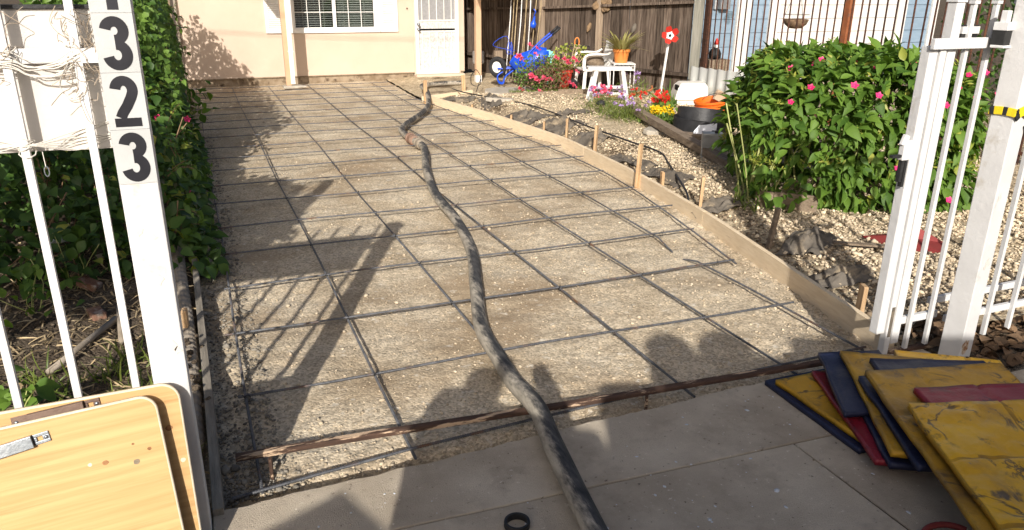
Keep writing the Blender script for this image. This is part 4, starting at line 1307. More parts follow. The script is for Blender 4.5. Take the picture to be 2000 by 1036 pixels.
for t in np.linspace(0, 1, 25):
    q = t * 4
    k, f = int(min(q, 3.999)), q - int(min(q, 3.999))
    cs = [(-1, -1), (1, -1), (1, 1), (-1, 1), (-1, -1)]
    lx_ = (cs[k][0] * (1 - f) + cs[k + 1][0] * f) * .0575
    ly_ = (cs[k][1] * (1 - f) + cs[k + 1][1] * f) * .0575
    v = RZ @ Vector((lx_, ly_, 0))
    ring.append((3.382 + v.x, 2.363 + v.y, 1.330 + .008 * math.sin(t * 9) + .012 * f * (k == 0)))
strap(ring)
strap([(p[0] + .004 * math.sin(i), p[1] - .003, p[2] - .022 + .014 * math.sin(i * .8)) for i, p in enumerate(ring[:13])], wdt=.024)
strap([(3.44, 2.315, 1.345), (3.47, 2.33, 1.36), (3.51, 2.35, 1.365), (3.56, 2.37, 1.36), (3.62, 2.40, 1.35)])
strap([(3.44, 2.31, 1.28), (3.46, 2.31, 1.245), (3.50, 2.33, 1.215), (3.54, 2.35, 1.20), (3.60, 2.38, 1.21)], wdt=.045)

rf2 = thing('bar_fence', 'white bar fence running right from the strapped gate post', 'fence', (4.2, 2.48, .1))
barm2 = MB().box((0, 0, .90), (.021, .021, 1.72)).mesh('bar', 'gate')
for k in range(5):
    inst('bar', barm2, Matrix.Translation((3.745 + .185 * k, 2.485, .075)), rf2)
MB().box((4.06, 2.505, .245), (1.22, .022, .036)).build('rail', 'gate', rf2, bevel=.002)
MB().box((4.06, 2.51, 1.66), (1.22, .022, .036)).build('rail', 'gate', rf2, bevel=.002)
MB().box((4.06, 2.62, .30), (1.20, .022, .036)).build('rear_rail', 'gate', rf2, bevel=.002)
for x in (3.72, 4.60):
    MB().box((x, 2.62, .17), (.03, .022, .25)).build('rear_leg', 'gate', rf2)

# ------------------------------------------------------------------ plywood table tops leaning on the left fence
def rrect(wd, ht, r, n=8):
    out = []
    for cx, cy, a0 in ((wd - r, ht - r, 0), (r, ht - r, 90), (r, r, 180), (wd - r, r, 270)):
        out += [(cx + r * math.cos(R(a0 + 90 * k / n)), cy + r * math.sin(R(a0 + 90 * k / n))) for k in range(n + 1)]
    return out

def sheet(label, right, top, yb, yt, roll, wd, ht, r):
    t = thing('plywood_top', label, 'plywood sheet', (right - wd / 2, yb, .09))
    lean = math.atan2(yt - yb, top - .09)
    # local x to the right, y up, z out towards the camera
    base = Matrix(((1, 0, 0, 0), (0, 0, -1, 0), (0, 1, 0, 0), (0, 0, 0, 1)))
    mw = Matrix.Translation((right, yt, top)) @ Matrix.Rotation(-lean, 4, 'X') @ base @ Matrix.Rotation(roll, 4, 'Z') @ Matrix.Translation((-wd, -ht, 0))
    me = MB().prism(rrect(wd, ht, r), .018, Matrix.Identity(4)).mesh('board', 'ply')
    me.materials.append(MT['plyedge'])
    me.materials.append(MT['plywhite'])
    for p in me.polygons:
        if len(p.vertices) == 4:
            p.material_index = 1
    o = inst('board', me, mw, t)
    b = o.modifiers.new('bevel', 'BEVEL')
    b.width = .006
    b.segments = 3
    b.limit_method = 'ANGLE'
    b.material = 2
    return t, mw

def bracket(t, mw, x, y, ln, rot, mat):
    m_ = mw @ Matrix.Translation((x, y, .018)) @ Matrix.Rotation(rot, 4, 'Z')
    mb = MB()
    def bx(cx, cy, cz, dx, dy, dz):
        k = len(mb.v)
        mb.box((cx, cy, cz), (dx, dy, dz))
        mb.v[k:] = [tuple(m_ @ Vector(v)) for v in mb.v[k:]]
    tabw = .042
    # slotted tab: two strips leave a slot
    bx(-tabw / 2, .011, .003, tabw, .009, .004)
    bx(-tabw / 2, -.011, .003, tabw, .009, .004)
    bx(-.009, 0, .003, .018, .013, .004)
    bx(-tabw + .005, 0, .003, .010, .013, .004)
    bx(-tabw - .004, 0, .010, .006, .034, .014)
    bx(-tabw - ln / 2, 0, .016, ln, .034, .004)
    bx(-tabw - ln / 2, .0165, .009, ln, .003, .014)
    bx(-tabw - ln / 2, -.0165, .009, ln, .003, .014)
    bx(-tabw - ln - tabw / 2, 0, .003, tabw, .034, .004)
    o = mb.build('bracket', mat, t, bevel=.002)
    sc = MB()
    for sx in (-.009, -tabw - ln - tabw + .012):
        k = len(sc.v)
        sc.lathe([(0, .0045), (.0055, .0045), (.0055, .0065), (.004, .0085), (0, .009)], 10, (sx, 0, 0))
        sc.v[k:] = [tuple(m_ @ Vector(v)) for v in sc.v[k:]]
    sc.build('screw', 'zinc', o, smooth=True)

t1, mw1 = sheet('larger plywood top behind, with brown metal bracket, leaning on the left fence', -.150, .700, 2.19, 2.318, R(.8), .98, .62, .055)
t2, mw2 = sheet('front plywood top with zinc bracket and knots, tilted against the larger one', -.214, .697, 2.11, 2.268, R(3.6), .98, .68, .050)
bracket(t1, mw1, .98 - .215, .62 - .022, .145, R(4), 'brownmetal')
bracket(t2, mw2, .98 - .285, .68 - .052, .30, R(6), 'zinc')
def knot(t, mw, x, y, r, mat='knot'):
    pts = [(x + r * math.cos(a) * random.uniform(.85, 1.1), y + .9 * r * math.sin(a) * random.uniform(.85, 1.1)) for a in np.linspace(0, 5.9, 12)]
    MB().prism(pts, .0006, mw @ Matrix.Translation((0, 0, .0181))).build('knot', mat, t)
knot(t1, mw1, .98 - .045, .62 - .140, .0105)
knot(t1, mw1, .98 - .020, .62 - .250, .008, 'plywhite')
knot(t2, mw2, .98 - .165, .68 - .170, .0085)
knot(t2, mw2, .98 - .085, .68 - .190, .0095, 'fabric')
knot(t2, mw2, .98 - .205, .68 - .165, .006, 'plywhite')
knot(t2, mw2, .98 - .085, .68 - .135, .004)
knot(t2, mw2, .98 - .045, .68 - .160, .006)

# ------------------------------------------------------------------ stamp mats
def stamp_mat(label, FLc, e1, l1, l2, h, slope, mat, gu=(), gv=(), e2=None, rise=.019, amp=.006, nu=34, nv=38, notch=None):
    FLc = np.array(FLc, float)
    e1 = np.array(e1, float) / np.linalg.norm(e1)
    e2 = np.array([e1[1], -e1[0]]) if e2 is None else np.array(e2, float) / np.linalg.norm(e2)
    if e2[1] > 0:
        e2 = -e2
    u = np.linspace(0, l1, nu)
    v = np.linspace(0, l2, nv)
    U, V = np.meshgrid(u, v, indexing='ij')
    sd_ = random.randint(0, 999)
    ragged = .010
    Uo = U + ragged * vnoise(V, V * 0, 9, sd_) * (np.abs(U / l1 - .5) * 2)
    Vo = V + ragged * vnoise(U, U * 0, 9, sd_ + 1) * (np.abs(V / l2 - .5) * 2)
    X = FLc[0] + e1[0] * Uo + e2[0] * Vo
    Y = FLc[1] + e1[1] * Uo + e2[1] * Vo
    plane_z = h + slope * ((X - 2.45) * .45 + (Y - 1.95) * .89)
    rel = amp * (2.0 * vnoise(U, V, 5.5, sd_ + 2) + 1.2 * np.abs(vnoise(U, V, 11, sd_ + 3)) * 2 + .8 * vnoise(U, V, 26, sd_ + 4))
    groove = np.zeros_like(U)
    for g0 in gu:
        groove = np.maximum(groove, np.clip(1 - np.abs(U / l1 - g0 - .02 * vnoise(V, V * 0, 4, sd_)) * l1 / .009, 0, 1))
    for g0 in gv:
        groove = np.maximum(groove, np.clip(1 - np.abs(V / l2 - g0 - .015 * vnoise(U, U * 0, 4, sd_)) * l2 / .009, 0, 1))
    rim = np.minimum(np.minimum(U, l1 - U), np.minimum(V, l2 - V))
    rel = rel * np.clip(rim / .03, 0, 1) - .008 * groove + .005 * np.clip(1 - rim / .012, 0, 1)
    Zt = plane_z + rise + rel
    N_ = nu * nv
    top = np.stack([X, Y, Zt], -1).reshape(-1, 3)
    bot = np.stack([X, Y, plane_z], -1).reshape(-1, 3)
    i = np.arange(N_).reshape(nu, nv)
    F = [np.stack([i[:-1, :-1], i[:-1, 1:], i[1:, 1:], i[1:, :-1]], -1).reshape(-1, 4)]
    F.append(np.stack([i[:-1, :-1], i[1:, :-1], i[1:, 1:], i[:-1, 1:]], -1).reshape(-1, 4) + N_)
    for a, b in ((i[:-1, 0], i[1:, 0]), (i[1:, -1], i[:-1, -1]), (i[0, 1:], i[0, :-1]), (i[-1, :-1], i[-1, 1:])):
        F.append(np.stack([a, b, b + N_, a + N_], -1))
    ntop = len(F[0])
    V_ = np.concatenate([top, bot])
    o = link('stamp_mat', fastmesh('stamp_mat', V_, np.concatenate(F), mat, False))
    me = o.data
    if mat == 'mat_y' or mat == 'mat_yd':
        me.materials.append(MT['mat_yd'])
        gq = (groove[:-1, :-1] + groove[1:, 1:]) / 2
        idx = np.zeros(len(me.polygons), np.int32)
        idx[:ntop] = (gq > .35).reshape(-1)
        idx[ntop:] = 1
        me.polygons.foreach_set('material_index', idx)
    return tag(o, label, 'stamp mat', 'rubber concrete stamp mats in a pile')

def pull(p, k):
    return (p[0] * k, p[1] * k)
stamp_mat('navy mat at the bottom of the pile, showing at its far left corner', (2.315, 2.495), (1, -.03), .55, .60, .091, 0, 'mat_b', amp=.003)
stamp_mat('yellow mat low in the pile pointing left, lying on a navy one', (2.340, 2.445), (1, -.02), .60, .63, .114, 0, 'mat_yd', gu=(.5,), gv=(.45,), amp=.004)
stamp_mat('crimson mat showing as a thin edge under the tilted navy mat', (2.515, 2.41), (.86, -.5), .40, .70, .139, .015, 'mat_r', e2=(-.40, -.92), amp=.004)
stamp_mat('navy mat in the middle of the pile, its near corner by the sidewalk joint', (2.575, 2.29), (.86, -.5), .45, .66, .162, .025, 'mat_b', e2=(-.50, -.86), amp=.004)
stamp_mat('smooth navy mat tilted upright on the left of the pile', (2.590, 2.465), (.80, -.25), .30, .52, .185, .035, 'mat_b', e2=(-.52, -.85), amp=.002)
stamp_mat('yellow mat with deep grooves in the middle of the pile', (2.655, 2.40), (.83, -.56), .52, .78, .208, .045, 'mat_yd', gu=(.18,), gv=(.55,), e2=(-.515, -.857), amp=.004)
stamp_mat('yellow mat at the back of the pile nearest the gate post', (2.985, 2.385), (.83, -.56), .46, .30, .180, .0, 'mat_y', gu=(.7,), gv=(.3,), amp=.004)
stamp_mat('navy mat under the dirty yellow one, its left edge showing', pull((2.560, 2.195), .985), (.95, -.30), .50, .62, .232, .05, 'mat_b', e2=(-.44, -.90), amp=.003)
stamp_mat('navy mat at the back lying across the pile behind the crimson one', pull((2.700, 2.275), .985), (.91, -.41), .50, .30, .256, .03, 'mat_b', amp=.003)
stamp_mat('large dirty yellow mat second from the top of the pile', pull((2.575, 2.180), .975), (.963, -.27), .62, 1.04, .278, .055, 'mat_yd', gu=(.36,), gv=(.30, .62), e2=(-.42, -.907), amp=.005, nu=60, nv=70)
stamp_mat('bright crimson mat between the two top yellow mats', pull((2.640, 1.985), .968), (.95, -.31), .60, .45, .304, .06, 'mat_r', gu=(.45,), amp=.005)
stamp_mat('large bright yellow mat on top of the pile at the lower right', pull((2.500, 1.890), .962), (.945, -.33), .66, .92, .332, .085, 'mat_y', gu=(.55,), gv=(.36, .70), e2=(-.40, -.917), amp=.010, nu=84, nv=96)
rh = MB().tube([(2.16 + .10 * math.cos(t), 1.35 + .10 * math.sin(t), .115 + .004 * math.sin(2 * t)) for t in np.linspace(.4, 5.8, 30)], .011, 10)
tag(rh.build('rubber_hose_loop', 'redplastic', smooth=True), 'dull red hose loop lying under the near end of the mats', 'hose')

# ------------------------------------------------------------------ the big flowering bush
AX = np.array([math.cos(YAW), -math.sin(YAW), 0])      # along the bush, seen left to right
AY = np.array([math.sin(YAW), math.cos(YAW), 0])       # away from the sidewalk
BC = np.array([5.27, 5.08, 0])

def bush_surface(n, r=rng):
    """points on the crown: along a, depth b, height; and outward normals"""
    th = r.uniform(0, 2 * math.pi, n)
    ph_ = np.arccos(r.uniform(-.80, 1, n))
    d = np.stack([np.sin(ph_) * np.cos(th), np.sin(ph_) * np.sin(th), np.cos(ph_)], 1)
    ex_ = .78
    q = np.sign(d) * np.abs(d) ** ex_
    q /= np.max(np.abs(q), axis=1)[:, None] ** .45
    a, b, c = .94, .72, .665
    lump = 1 + .22 * vnoise(th * 1.0, ph_, 1.9, 41) + .14 * vnoise(th, ph_, 4.2, 42)
    P = q * np.array([a, b, c]) * lump[:, None]
    P[:, 2] += .67
    P[:, 2] = np.maximum(P[:, 2], .10 + .12 * r.uniform(0, 1, n))
    P[:, 2] += -.05 * P[:, 0] / a + .06 * vnoise(P[:, 0], P[:, 1], 2.1, 43)
    return P, d

def bush_world(P):
    return BC + P[:, :1] * AX + P[:, 1:2] * AY + P[:, 2:3] * np.array([0, 0, 1.0])

bush = thing('flowering_bush', 'big leafy green bush dotted with magenta flowers beside the white gate', 'bush', tuple(BC))
n = 8600
P, d = bush_surface(n)
inner = rng.uniform(.70, 1.02, n) ** .6
P = P * np.stack([inner, inner, .35 + .65 * inner], 1)
ok = (P[:, 2] > .07) & ~((P[:, 0] < -.45) & (P[:, 2] < .62) & (rng.uniform(0, 1, n) < .72))
P, d = P[ok], d[ok]
W = bush_world(P)
nW = d[:, :1] * AX + d[:, 1:2] * AY + d[:, 2:3] * np.array([0, 0, 1.0])
m_ = len(W)
ld = nW * .75 + unit(m_) * .8 + np.array([0, 0, -.25])
ln = nW * .35 + unit(m_) * .6 + np.array([0, 0, .85])
front = (nW @ np.array([-math.sin(YAW), -math.cos(YAW), .25]) > .25) & (inner[ok] > .88)
fidx = np.where(front)[0][:280]
rest = np.setdiff1d(np.arange(m_), fidx)
siz = rng.uniform(.055, .155, m_)
yb = rest[rng.uniform(0, 1, len(rest)) < .05]
rest = np.setdiff1d(rest, yb)
stuff(link('crown', leafmesh('crown', LEAFP, ld[rest], ln[rest], siz[rest], W[rest], 'leaf'), bush))
stuff(link('yellowing_leaves', leafmesh('yellowing_leaves', LEAFP, ld[yb], ln[yb], siz[yb] * .8, W[yb], 'leaf_yl'), bush))
pieces('leaf', LEAFP, ld[fidx], ln[fidx], siz[fidx] * 1.1, W[fidx], 'leaf', bush)
# small pale bud clusters
n = 190
P, d = bush_surface(n)
P[:, 2] = np.maximum(P[:, 2], .5)
W = bush_world(P * 1.01)
k = 9
ctr = np.repeat(W, k, 0) + rng.normal(0, .02, (n * k, 3))
stuff(link('bud_clusters', leafmesh('bud_clusters', LEAFN, unit(n * k) + np.array([0, 0, .5]), unit(n * k), rng.uniform(.03, .06, n * k), ctr, 'leaf_yl'), bush))
# stems
mb = MB()
for kx in range(46):
    left = kx < 26
    bx_, by_ = (rng.normal(-.86, .06), rng.normal(-.28, .10)) if left else (rng.uniform(-.5, .8), rng.uniform(-.3, .3))
    tx, ty, tz = bx_ + rng.normal(0, .16), by_ + rng.normal(0, .12), rng.uniform(.55, 1.0)
    p0 = BC + AX * bx_ + AY * by_ + np.array([0, 0, .08])
    p1 = BC + AX * (bx_ * .6 + tx * .4) + AY * (by_ * .6 + ty * .4) + np.array([0, 0, tz * .5])
    p2 = BC + AX * tx + AY * ty + np.array([0, 0, tz])
    mb.tube(smoothpath([p0, p1, p2], 4), rng.uniform(.005, .010), 5)
stuff(mb.build('stems', 'stem', bush, smooth=True))
# magenta trumpet flowers
fl = MB()
lob = 5
vs = [(0, 0, -.02)]
for q in range(20):
    t = 2 * math.pi * q / 20
    rr = .024 * (1 + .22 * math.cos(lob * t))
    vs.append((rr * .35 * math.cos(t), rr * .35 * math.sin(t), -.004))
for q in range(20):
    t = 2 * math.pi * q / 20
    rr = .027 * (1 + .20 * math.cos(lob * t))
    vs.append((rr * math.cos(t), rr * math.sin(t), .003 + .003 * math.cos(lob * t)))
fs = [(0, 1 + (q + 1) % 20, 1 + q) for q in range(20)] + [(1 + q, 1 + (q + 1) % 20, 21 + (q + 1) % 20, 21 + q) for q in range(20)]
flm = fl.add(vs, fs).mesh('flower', 'pink', True)
spots = [(-.78, .88, .95), (-.60, .95, .9), (-.72, .70, .9), (-.40, .74, 1.0), (.12, .55, 1.0), (.42, .72, .9), (.60, .58, .9), (.80, .62, .9), (.55, .02, .95), (.30, .20, .9),
         (.92, .30, .9), (.98, .12, .8), (1.0, .40, .8), (.70, .82, .8), (-.1, .9, .7), (.95, -.05, .9), (.05, .28, .8), (-.55, 1.0, .9), (-.25, .98, .9), (.2, .97, .9), (.5, .95, .9), (.85, .85, .9), (-.2, .62, .9), (.35, .50, .9), (-.85, .5, .8), (.9, .5, .9)]
for (a_, h_, s_) in spots:
    a_ = a_ * .95
    b_ = -.74 * (1 - abs(a_ / 1.25) ** 2.5) ** .4
    z_ = .72 + .62 * h_ * .95
    if h_ > .8:
        b_ *= .55
    elif h_ < .35:
        z_ = .25 + h_ * 1.0
    p = BC + AX * a_ + AY * (b_ - .11) + np.array([0, 0, z_])
    nrm = Vector((-.35 - .2 * rng.uniform(), -.75, .45 + .3 * rng.uniform()))
    inst('flower', flm, Matrix.Translation([float(q) for q in p]) @ nrm.to_track_quat('Z', 'Y').to_matrix().to_4x4() @ Matrix.Scale(s_ * 1.05, 4), bush)
# planter board at its foot
pb = thing('planter_board', 'old wooden planter board half hidden under the flowering bush', 'board', (4.5, 4.75, .1))
MB().beam((4.28, 4.98, .17), (4.62, 4.66, .17), .03, .15).build('board', 'timber', pb, bevel=.003)
MB().beam((4.28, 4.99, .17), (4.40, 5.12, .17), .03, .148).build('board', 'timber', pb, bevel=.003)
# grassy weeds left of the bush
n = 60
px_, py_ = 4.22 + rng.normal(0, .06, n), 5.02 + rng.normal(0, .10, n)
wd = thing('weed_clump', 'grassy weeds growing at the left foot of the big bush', 'weeds', (4.22, 5.02, .1))
link('blades', leafmesh('blades', BLADE, np.c_[rng.normal(0, .4, (n, 2)), rng.uniform(.6, 1, n)], np.c_[rng.normal(size=(n, 2)), np.full(n, .2)], rng.uniform(.08, .20, n), np.c_[px_, py_, np.full(n, .09)], 'grass'), wd)
n = 26
link('leaves', leafmesh('leaves', LEAFN, unit(n) + np.array([0, 0, .3]), unit(n) + np.array([0, 0, 1]), rng.uniform(.06, .13, n), np.c_[4.22 + rng.normal(0, .08, n), 5.02 + rng.normal(0, .1, n), rng.uniform(.12, .36, n)], 'leaf'), wd)

# ------------------------------------------------------------------ left hedge and shrubs
def vol_leaves(n, x, y, ztop, zbot=.06, shell=.35):
    """leaves filling a rough hedge volume, denser toward the outside"""
    X = rng.uniform(x[0], x[1], n)
    Y = rng.uniform(y[0], y[1], n)
    top = ztop(X, Y)
    u = rng.uniform(0, 1, n) ** .6
    Z = zbot + (top - zbot) * u
    return np.stack([X, Y, Z], 1)

shr = thing('vine_shrub', 'dark leafy vines and shrubs spilling over the left form board', 'shrub', (-1.0, 7.0, 0))
def ztop1(X, Y):
    side = np.clip((-.02 - X) / .38, 0, 1) ** .6
    return .10 + side * (.82 + .35 * vnoise(X, Y, 1.3, 51) + .25 * vnoise(X, Y, 3.6, 52) + .14 * np.clip((Y - 6), 0, 4)) * np.clip((Y - 5.0) / .7, 0.05, 1)
P = vol_leaves(9000, (-2.6, .02), (5.1, 9.8), ztop1)
m_ = len(P)
ld = unit(m_) + np.array([.35, -.35, -.25])
ln = unit(m_) * .5 + np.array([.1, -.3, 1.0])
siz = rng.uniform(.05, .115, m_)
big = (P[:, 0] > -.75) & (P[:, 2] > .6 * ztop1(P[:, 0], P[:, 1]))
fidx = np.where(big)[0][:260]
rest = np.setdiff1d(np.arange(m_), fidx)
yl = rest[rng.uniform(0, 1, len(rest)) < .05]
rest2 = np.setdiff1d(rest, yl)
stuff(link('foliage', leafmesh('foliage', LEAF, ld[rest2], ln[rest2], siz[rest2], P[rest2], 'leaf_dk'), shr))
stuff(link('yellowing_foliage', leafmesh('yellowing_foliage', LEAF, ld[yl], ln[yl], siz[yl], P[yl], 'leaf_yl'), shr))
pieces('leaf', LEAF, ld[fidx], ln[fidx], siz[fidx] * 1.1, P[fidx], 'leaf', shr)
mb = MB()
for k in range(70):
    x, y = rng.uniform(-2.0, -.2), rng.uniform(5.1, 9)
    h = float(ztop1(np.array(x), np.array(y)))
    mb.tube(smoothpath([(x, y, .03), (x + rng.normal(0, .08), y + rng.normal(0, .08), h * .5), (x + rng.normal(.03, .12), y + rng.normal(0, .12), h * .95)], 3), .005, 4)
stuff(mb.build('stems', 'twig', shr))
for (x, y, z) in ((-.10, 6.3, .32), (-.30, 7.2, .75), (-.55, 6.2, .85), (-.08, 7.9, .62)):
    inst('flower', flm, Matrix.Translation((x, y, z)) @ Vector((.2, -.8, .5)).to_track_quat('Z', 'Y').to_matrix().to_4x4() @ Matrix.Scale(1.1, 4), shr)

def small_plant(label, x, y, n, sp, h, mat='leaf', sz=(.05, .10), z0=.05):
    t = thing('leafy_plant', label, 'plant', (x, y, z0))
    P = np.c_[x + rng.normal(0, sp, n), y + rng.normal(0, sp, n), z0 + rng.uniform(.1, 1, n) * h]
    link('leaves', leafmesh('leaves', LEAF, unit(n) + np.array([0, 0, -.1]), unit(n) * .4 + np.array([0, -.3, 1]), rng.uniform(*sz, n), P, mat), t)
    mb = MB()
    for k in range(max(4, n // 8)):
        q = P[k]
        mb.tube(smoothpath([(x + rng.normal(0, sp * .2), y + rng.normal(0, sp * .2), z0 - .02), ((x + q[0]) / 2 + rng.normal(0, .02), (y + q[1]) / 2, q[2] * .6), tuple(q)], 3), .003, 4)
    stuff(mb.build('stems', 'stem', t))
    return t

small_plant('low leafy plant on bare soil behind the leftmost white bars', -.98, 4.75, 46, .13, .34)
small_plant('small bright plant at the left picture edge above the plywood', -.86, 3.45, 22, .06, .22)
small_plant('leafy plant hanging over the driveway at the house end of the hedge', .03, 9.9, 40, .09, .40, sz=(.07, .13), z0=.32)
small_plant('little seedling leaning over the left form onto the gravel', .02, 8.0, 16, .05, .16, sz=(.04, .09))
small_plant('pale leafy plant in shade below the white panel', -.82, 5.15, 40, .14, .45, 'leaf_dk')

ivy = thing('ivy_hedge', 'tall ivy covered hedge between the numbered post and the house', 'hedge', (-.6, 11.5, 0))
def ztop2(X, Y):
    side = np.clip((-.12 - X) / .17, 0, 1) ** .5
    return .25 + side * (1.72 + .25 * vnoise(X, Y, 1.1, 61) + .2 * vnoise(X, Y, 4, 62))
P = vol_leaves(19000, (-1.3, -.10), (7.7, 14.4), ztop2)
keep = (P[:, 0] > -.62) | (rng.uniform(0, 1, len(P)) < .30) | (P[:, 1] < 8.3)
P = P[keep]
m_ = len(P)
stuff(link('foliage', leafmesh('foliage', IVY, unit(m_) * .6 + np.array([.3, -.4, -.5]), unit(m_) * .5 + np.array([.5, -.8, .4]), rng.uniform(.045, .085, m_), P, 'ivy'), ivy))
mb = MB()
for k in range(30):
    x, y = rng.uniform(-.9, -.35), rng.uniform(7.9, 14.2)
    mb.tube([(x, y, 0), (x + rng.normal(0, .05), y, .9), (x + rng.normal(0, .08), y + .05, 1.7)], .014, 5)
stuff(mb.build('stems', 'twig', ivy))
dw = thing('dead_leaves', 'withered reddish brown leaves hanging on the ivy hedge edge', 'leaves', (-.05, 9.6, .5))
n = 26
link('leaves', leafmesh('leaves', LEAFN, unit(n) * .5 + np.array([0, 0, -1]), unit(n), rng.uniform(.08, .16, n), np.c_[-.08 + rng.normal(0, .05, n), 9.6 + rng.normal(0, .08, n), rng.uniform(.42, .72, n)], 'tanpaint2'), dw)

# things lying on the left soil
bk = MB().box((0, 0, 0), (.075, .13, .05)).mesh('brick', 'brick')
for (x, y, z, a, tl, lab) in ((-.655, 4.56, .075, 20, 0, 'red brick with white mortar on the soil behind the fence bars'), (-.735, 5.05, .09, 60, 20, 'broken brick standing tilted on dark soil farther back')):
    o = inst('brick', bk, Matrix.Translation((x, y, z)) @ Matrix.Rotation(R(a), 4, 'Z') @ Matrix.Rotation(R(tl), 4, 'X'))
    b = o.modifiers.new('bevel', 'BEVEL')
    b.width = .006
    tag(o, lab, 'brick', 'loose bricks')
for pts, lab in ((((-.80, 3.85, .09), (-.55, 4.42, .09)), 'grey pipe length lying diagonally on the soil'), (((-.50, 4.10, .085), (-.545, 4.62, .085)), 'shorter grey pipe beside the brick')):
    tag(MB().tube(pts, .016, 10).build('metal_pipe', 'pipe', smooth=True), lab, 'pipe')
cp = []
rr = []
cpath = smoothpath([(-.175, 3.0, .05), (-.18, 3.7, .055), (-.195, 4.3, .06), (-.225, 5.1, .075), (-.24, 5.75, .08)], 40)
for i, p in enumerate(cpath):
    cp.append(p)
    rr.append(.040 if i % 4 < 2 else .046)
tag(MB().tube(cp, rr, 14).build('corrugated_pipe', 'pipe'), 'dusty corrugated drain pipe beside the left form board', 'pipe')
n = 60
stones('soil_clumps', np.c_[-.20 + rng.normal(0, .04, n), rng.uniform(3.2, 4.0, n), .06 + rng.uniform(0, .06, n)], rng.uniform(.012, .028, n), 'soil')
for (x, y, s, lab) in ((-.90, 5.35, .06, 'crumpled white paper scrap among the vines'), (-.70, 5.5, .035, 'grey stone fragment among the vines')):
    V = ICO_V * rng.uniform(.5, 1.2, (12, 1)) * np.array([1, .7, .5]) * s + np.array([x, y, .30 if s > .05 else .12])
    tag(link('scrap', fastmesh('scrap', V, ICO_F, 'paper' if s > .05 else 'concrete_old')), lab, 'scrap')

# ------------------------------------------------------------------ weed fabric, drip tube, stones along the right form
def fabric(label, c, sx, sy, rot, amp, seed, mat='fabric'):
    n_ = 26
    u, v = np.meshgrid(np.linspace(-1, 1, n_), np.linspace(-1, 1, n_), indexing='ij')
    fold = vnoise(u, v * .35, 3.0, seed) * 1.0 + .6 * vnoise(u * .5, v, 4.0, seed + 1) + .4 * vnoise(u, v, 7, seed + 2)
    edge_ = (1 + .25 * vnoise(u, v, 1.5, seed + 3))
    x = u * sx * edge_ + .25 * sx * fold
    y = v * sy * edge_ + .2 * sy * vnoise(u, v, 2.5, seed + 4)
    z = amp * (fold + .35) * np.clip(1.35 - np.hypot(u, v), .1, 1)
    ca, sa = math.cos(rot), math.sin(rot)
    X, Y = c[0] + x * ca - y * sa, c[1] + x * sa + y * ca
    Z = gardz(X, Y) + .012 + np.maximum(z, -.01)
    return tag(link('weed_fabric', gridmesh('weed_fabric', X, Y, Z, mat)), label, 'fabric', 'crumpled weed fabric behind the right form')

fabric('crumpled black fabric beside the thin leaning stake', (3.98, 4.05), .20, .16, .5, .11, 71)
fabric('dark fabric bunched against the form near the gate', (3.74, 3.5), .10, .22, 1.3, .09, 72)
fabric('grey fabric folds behind the wide stake', (4.05, 5.15), .13, .28, 1.3, .13, 73)
fabric('black fabric tongue beside the tallest stake', (4.20, 6.25), .13, .32, .1, .10, 74)
fabric('thin dark fabric strip left of the tallest stake', (4.25, 7.0), .09, .38, .1, .13, 79)
fabric('fan shaped grey fabric draped between two stakes', (4.38, 8.15), .17, .26, .3, .14, 75)
fabric('large grey fabric heap behind the form board', (4.34, 9.05), .24, .33, .4, .17, 76)
fabric('brown muddy fabric heap left of the large grey one', (4.27, 9.95), .20, .38, .2, .16, 77)
fabric('torn black fabric lying on the gravel mound', (4.80, 9.6), .30, .10, .3, .12, 78)
fabric('dark fabric roll behind the far end of the form', (3.95, 11.9), .10, .36, .4, .13, 80)
fabric('crumpled fabric near the wire loop by the doorstep', (4.25, 11.25), .14, .40, -.2, .12, 81)
dt = [(4.20, 13.0, .12), (4.24, 12.45, .12), (4.42, 11.7, .13), (4.56, 10.6, .17), (4.55, 9.7, .19), (4.50, 9.0, .20), (4.47, 8.3, .20), (4.55, 7.6, .17), (4.63, 7.05, .14), (4.45, 6.6, .13), (4.18, 6.02, .13), (4.0, 5.6, .10), (3.86, 5.35, .05)]
tag(MB().tube(smoothpath(dt, 8), .0105, 8).build('drip_tube', 'black_plastic', smooth=True), 'black irrigation tube running along the gravel beside the form board', 'tube')
tag(MB().tube(smoothpath([(4.60 + .09 * math.cos(t) * (1 + .1 * math.sin(5 * t)), 12.9 + .05 * math.sin(t * 2), .30 + .14 * math.sin(t)) for t in np.linspace(0, 12.4, 26)] + [(4.5, 12.6, .1)], 3), .006, 5).build('wire_loop', 'rubber'), 'loose loop of black wire by the doorstep', 'wire')
for (x, y, sx, sy, a, lab) in ((5.05, 12.7, .42, .26, 10, 'large flat broken concrete slab left of the rose bush'), (4.85, 12.25, .34, .22, 40, 'grey flat stone in front of the porch post'), (5.35, 12.35, .25, .2, 70, 'smaller broken slab under the rose bush'),
                              (4.35, 11.1, .10, .26, 80, 'squared concrete block set in the gravel behind the form'), (5.28, 8.15, .22, .12, 20, 'pale flat stone under the long timber')):
    pts = [(sx * math.cos(t) * random.uniform(.8, 1.1), sy * math.sin(t) * random.uniform(.8, 1.1)) for t in np.linspace(0, 5.5, 8)]
    zz = float(gardz(np.array(x), np.array(y)))
    tag(MB().prism(pts, .06, Matrix.Translation((x, y, zz - .005)) @ Matrix.Rotation(R(a), 4, 'Z') @ Matrix.Rotation(R(4), 4, 'X')).build('flat_stone', 'concrete_old', bevel=.008), lab, 'stone', 'loose flat stones')
rs = MB()
vs = [(4.42, 3.98, .135), (4.62, 3.92, .15), (4.70, 3.80, .24), (4.86, 3.64, .13), (4.70, 3.52, .12), (4.46, 3.70, .125), (4.58, 3.80, .175)]
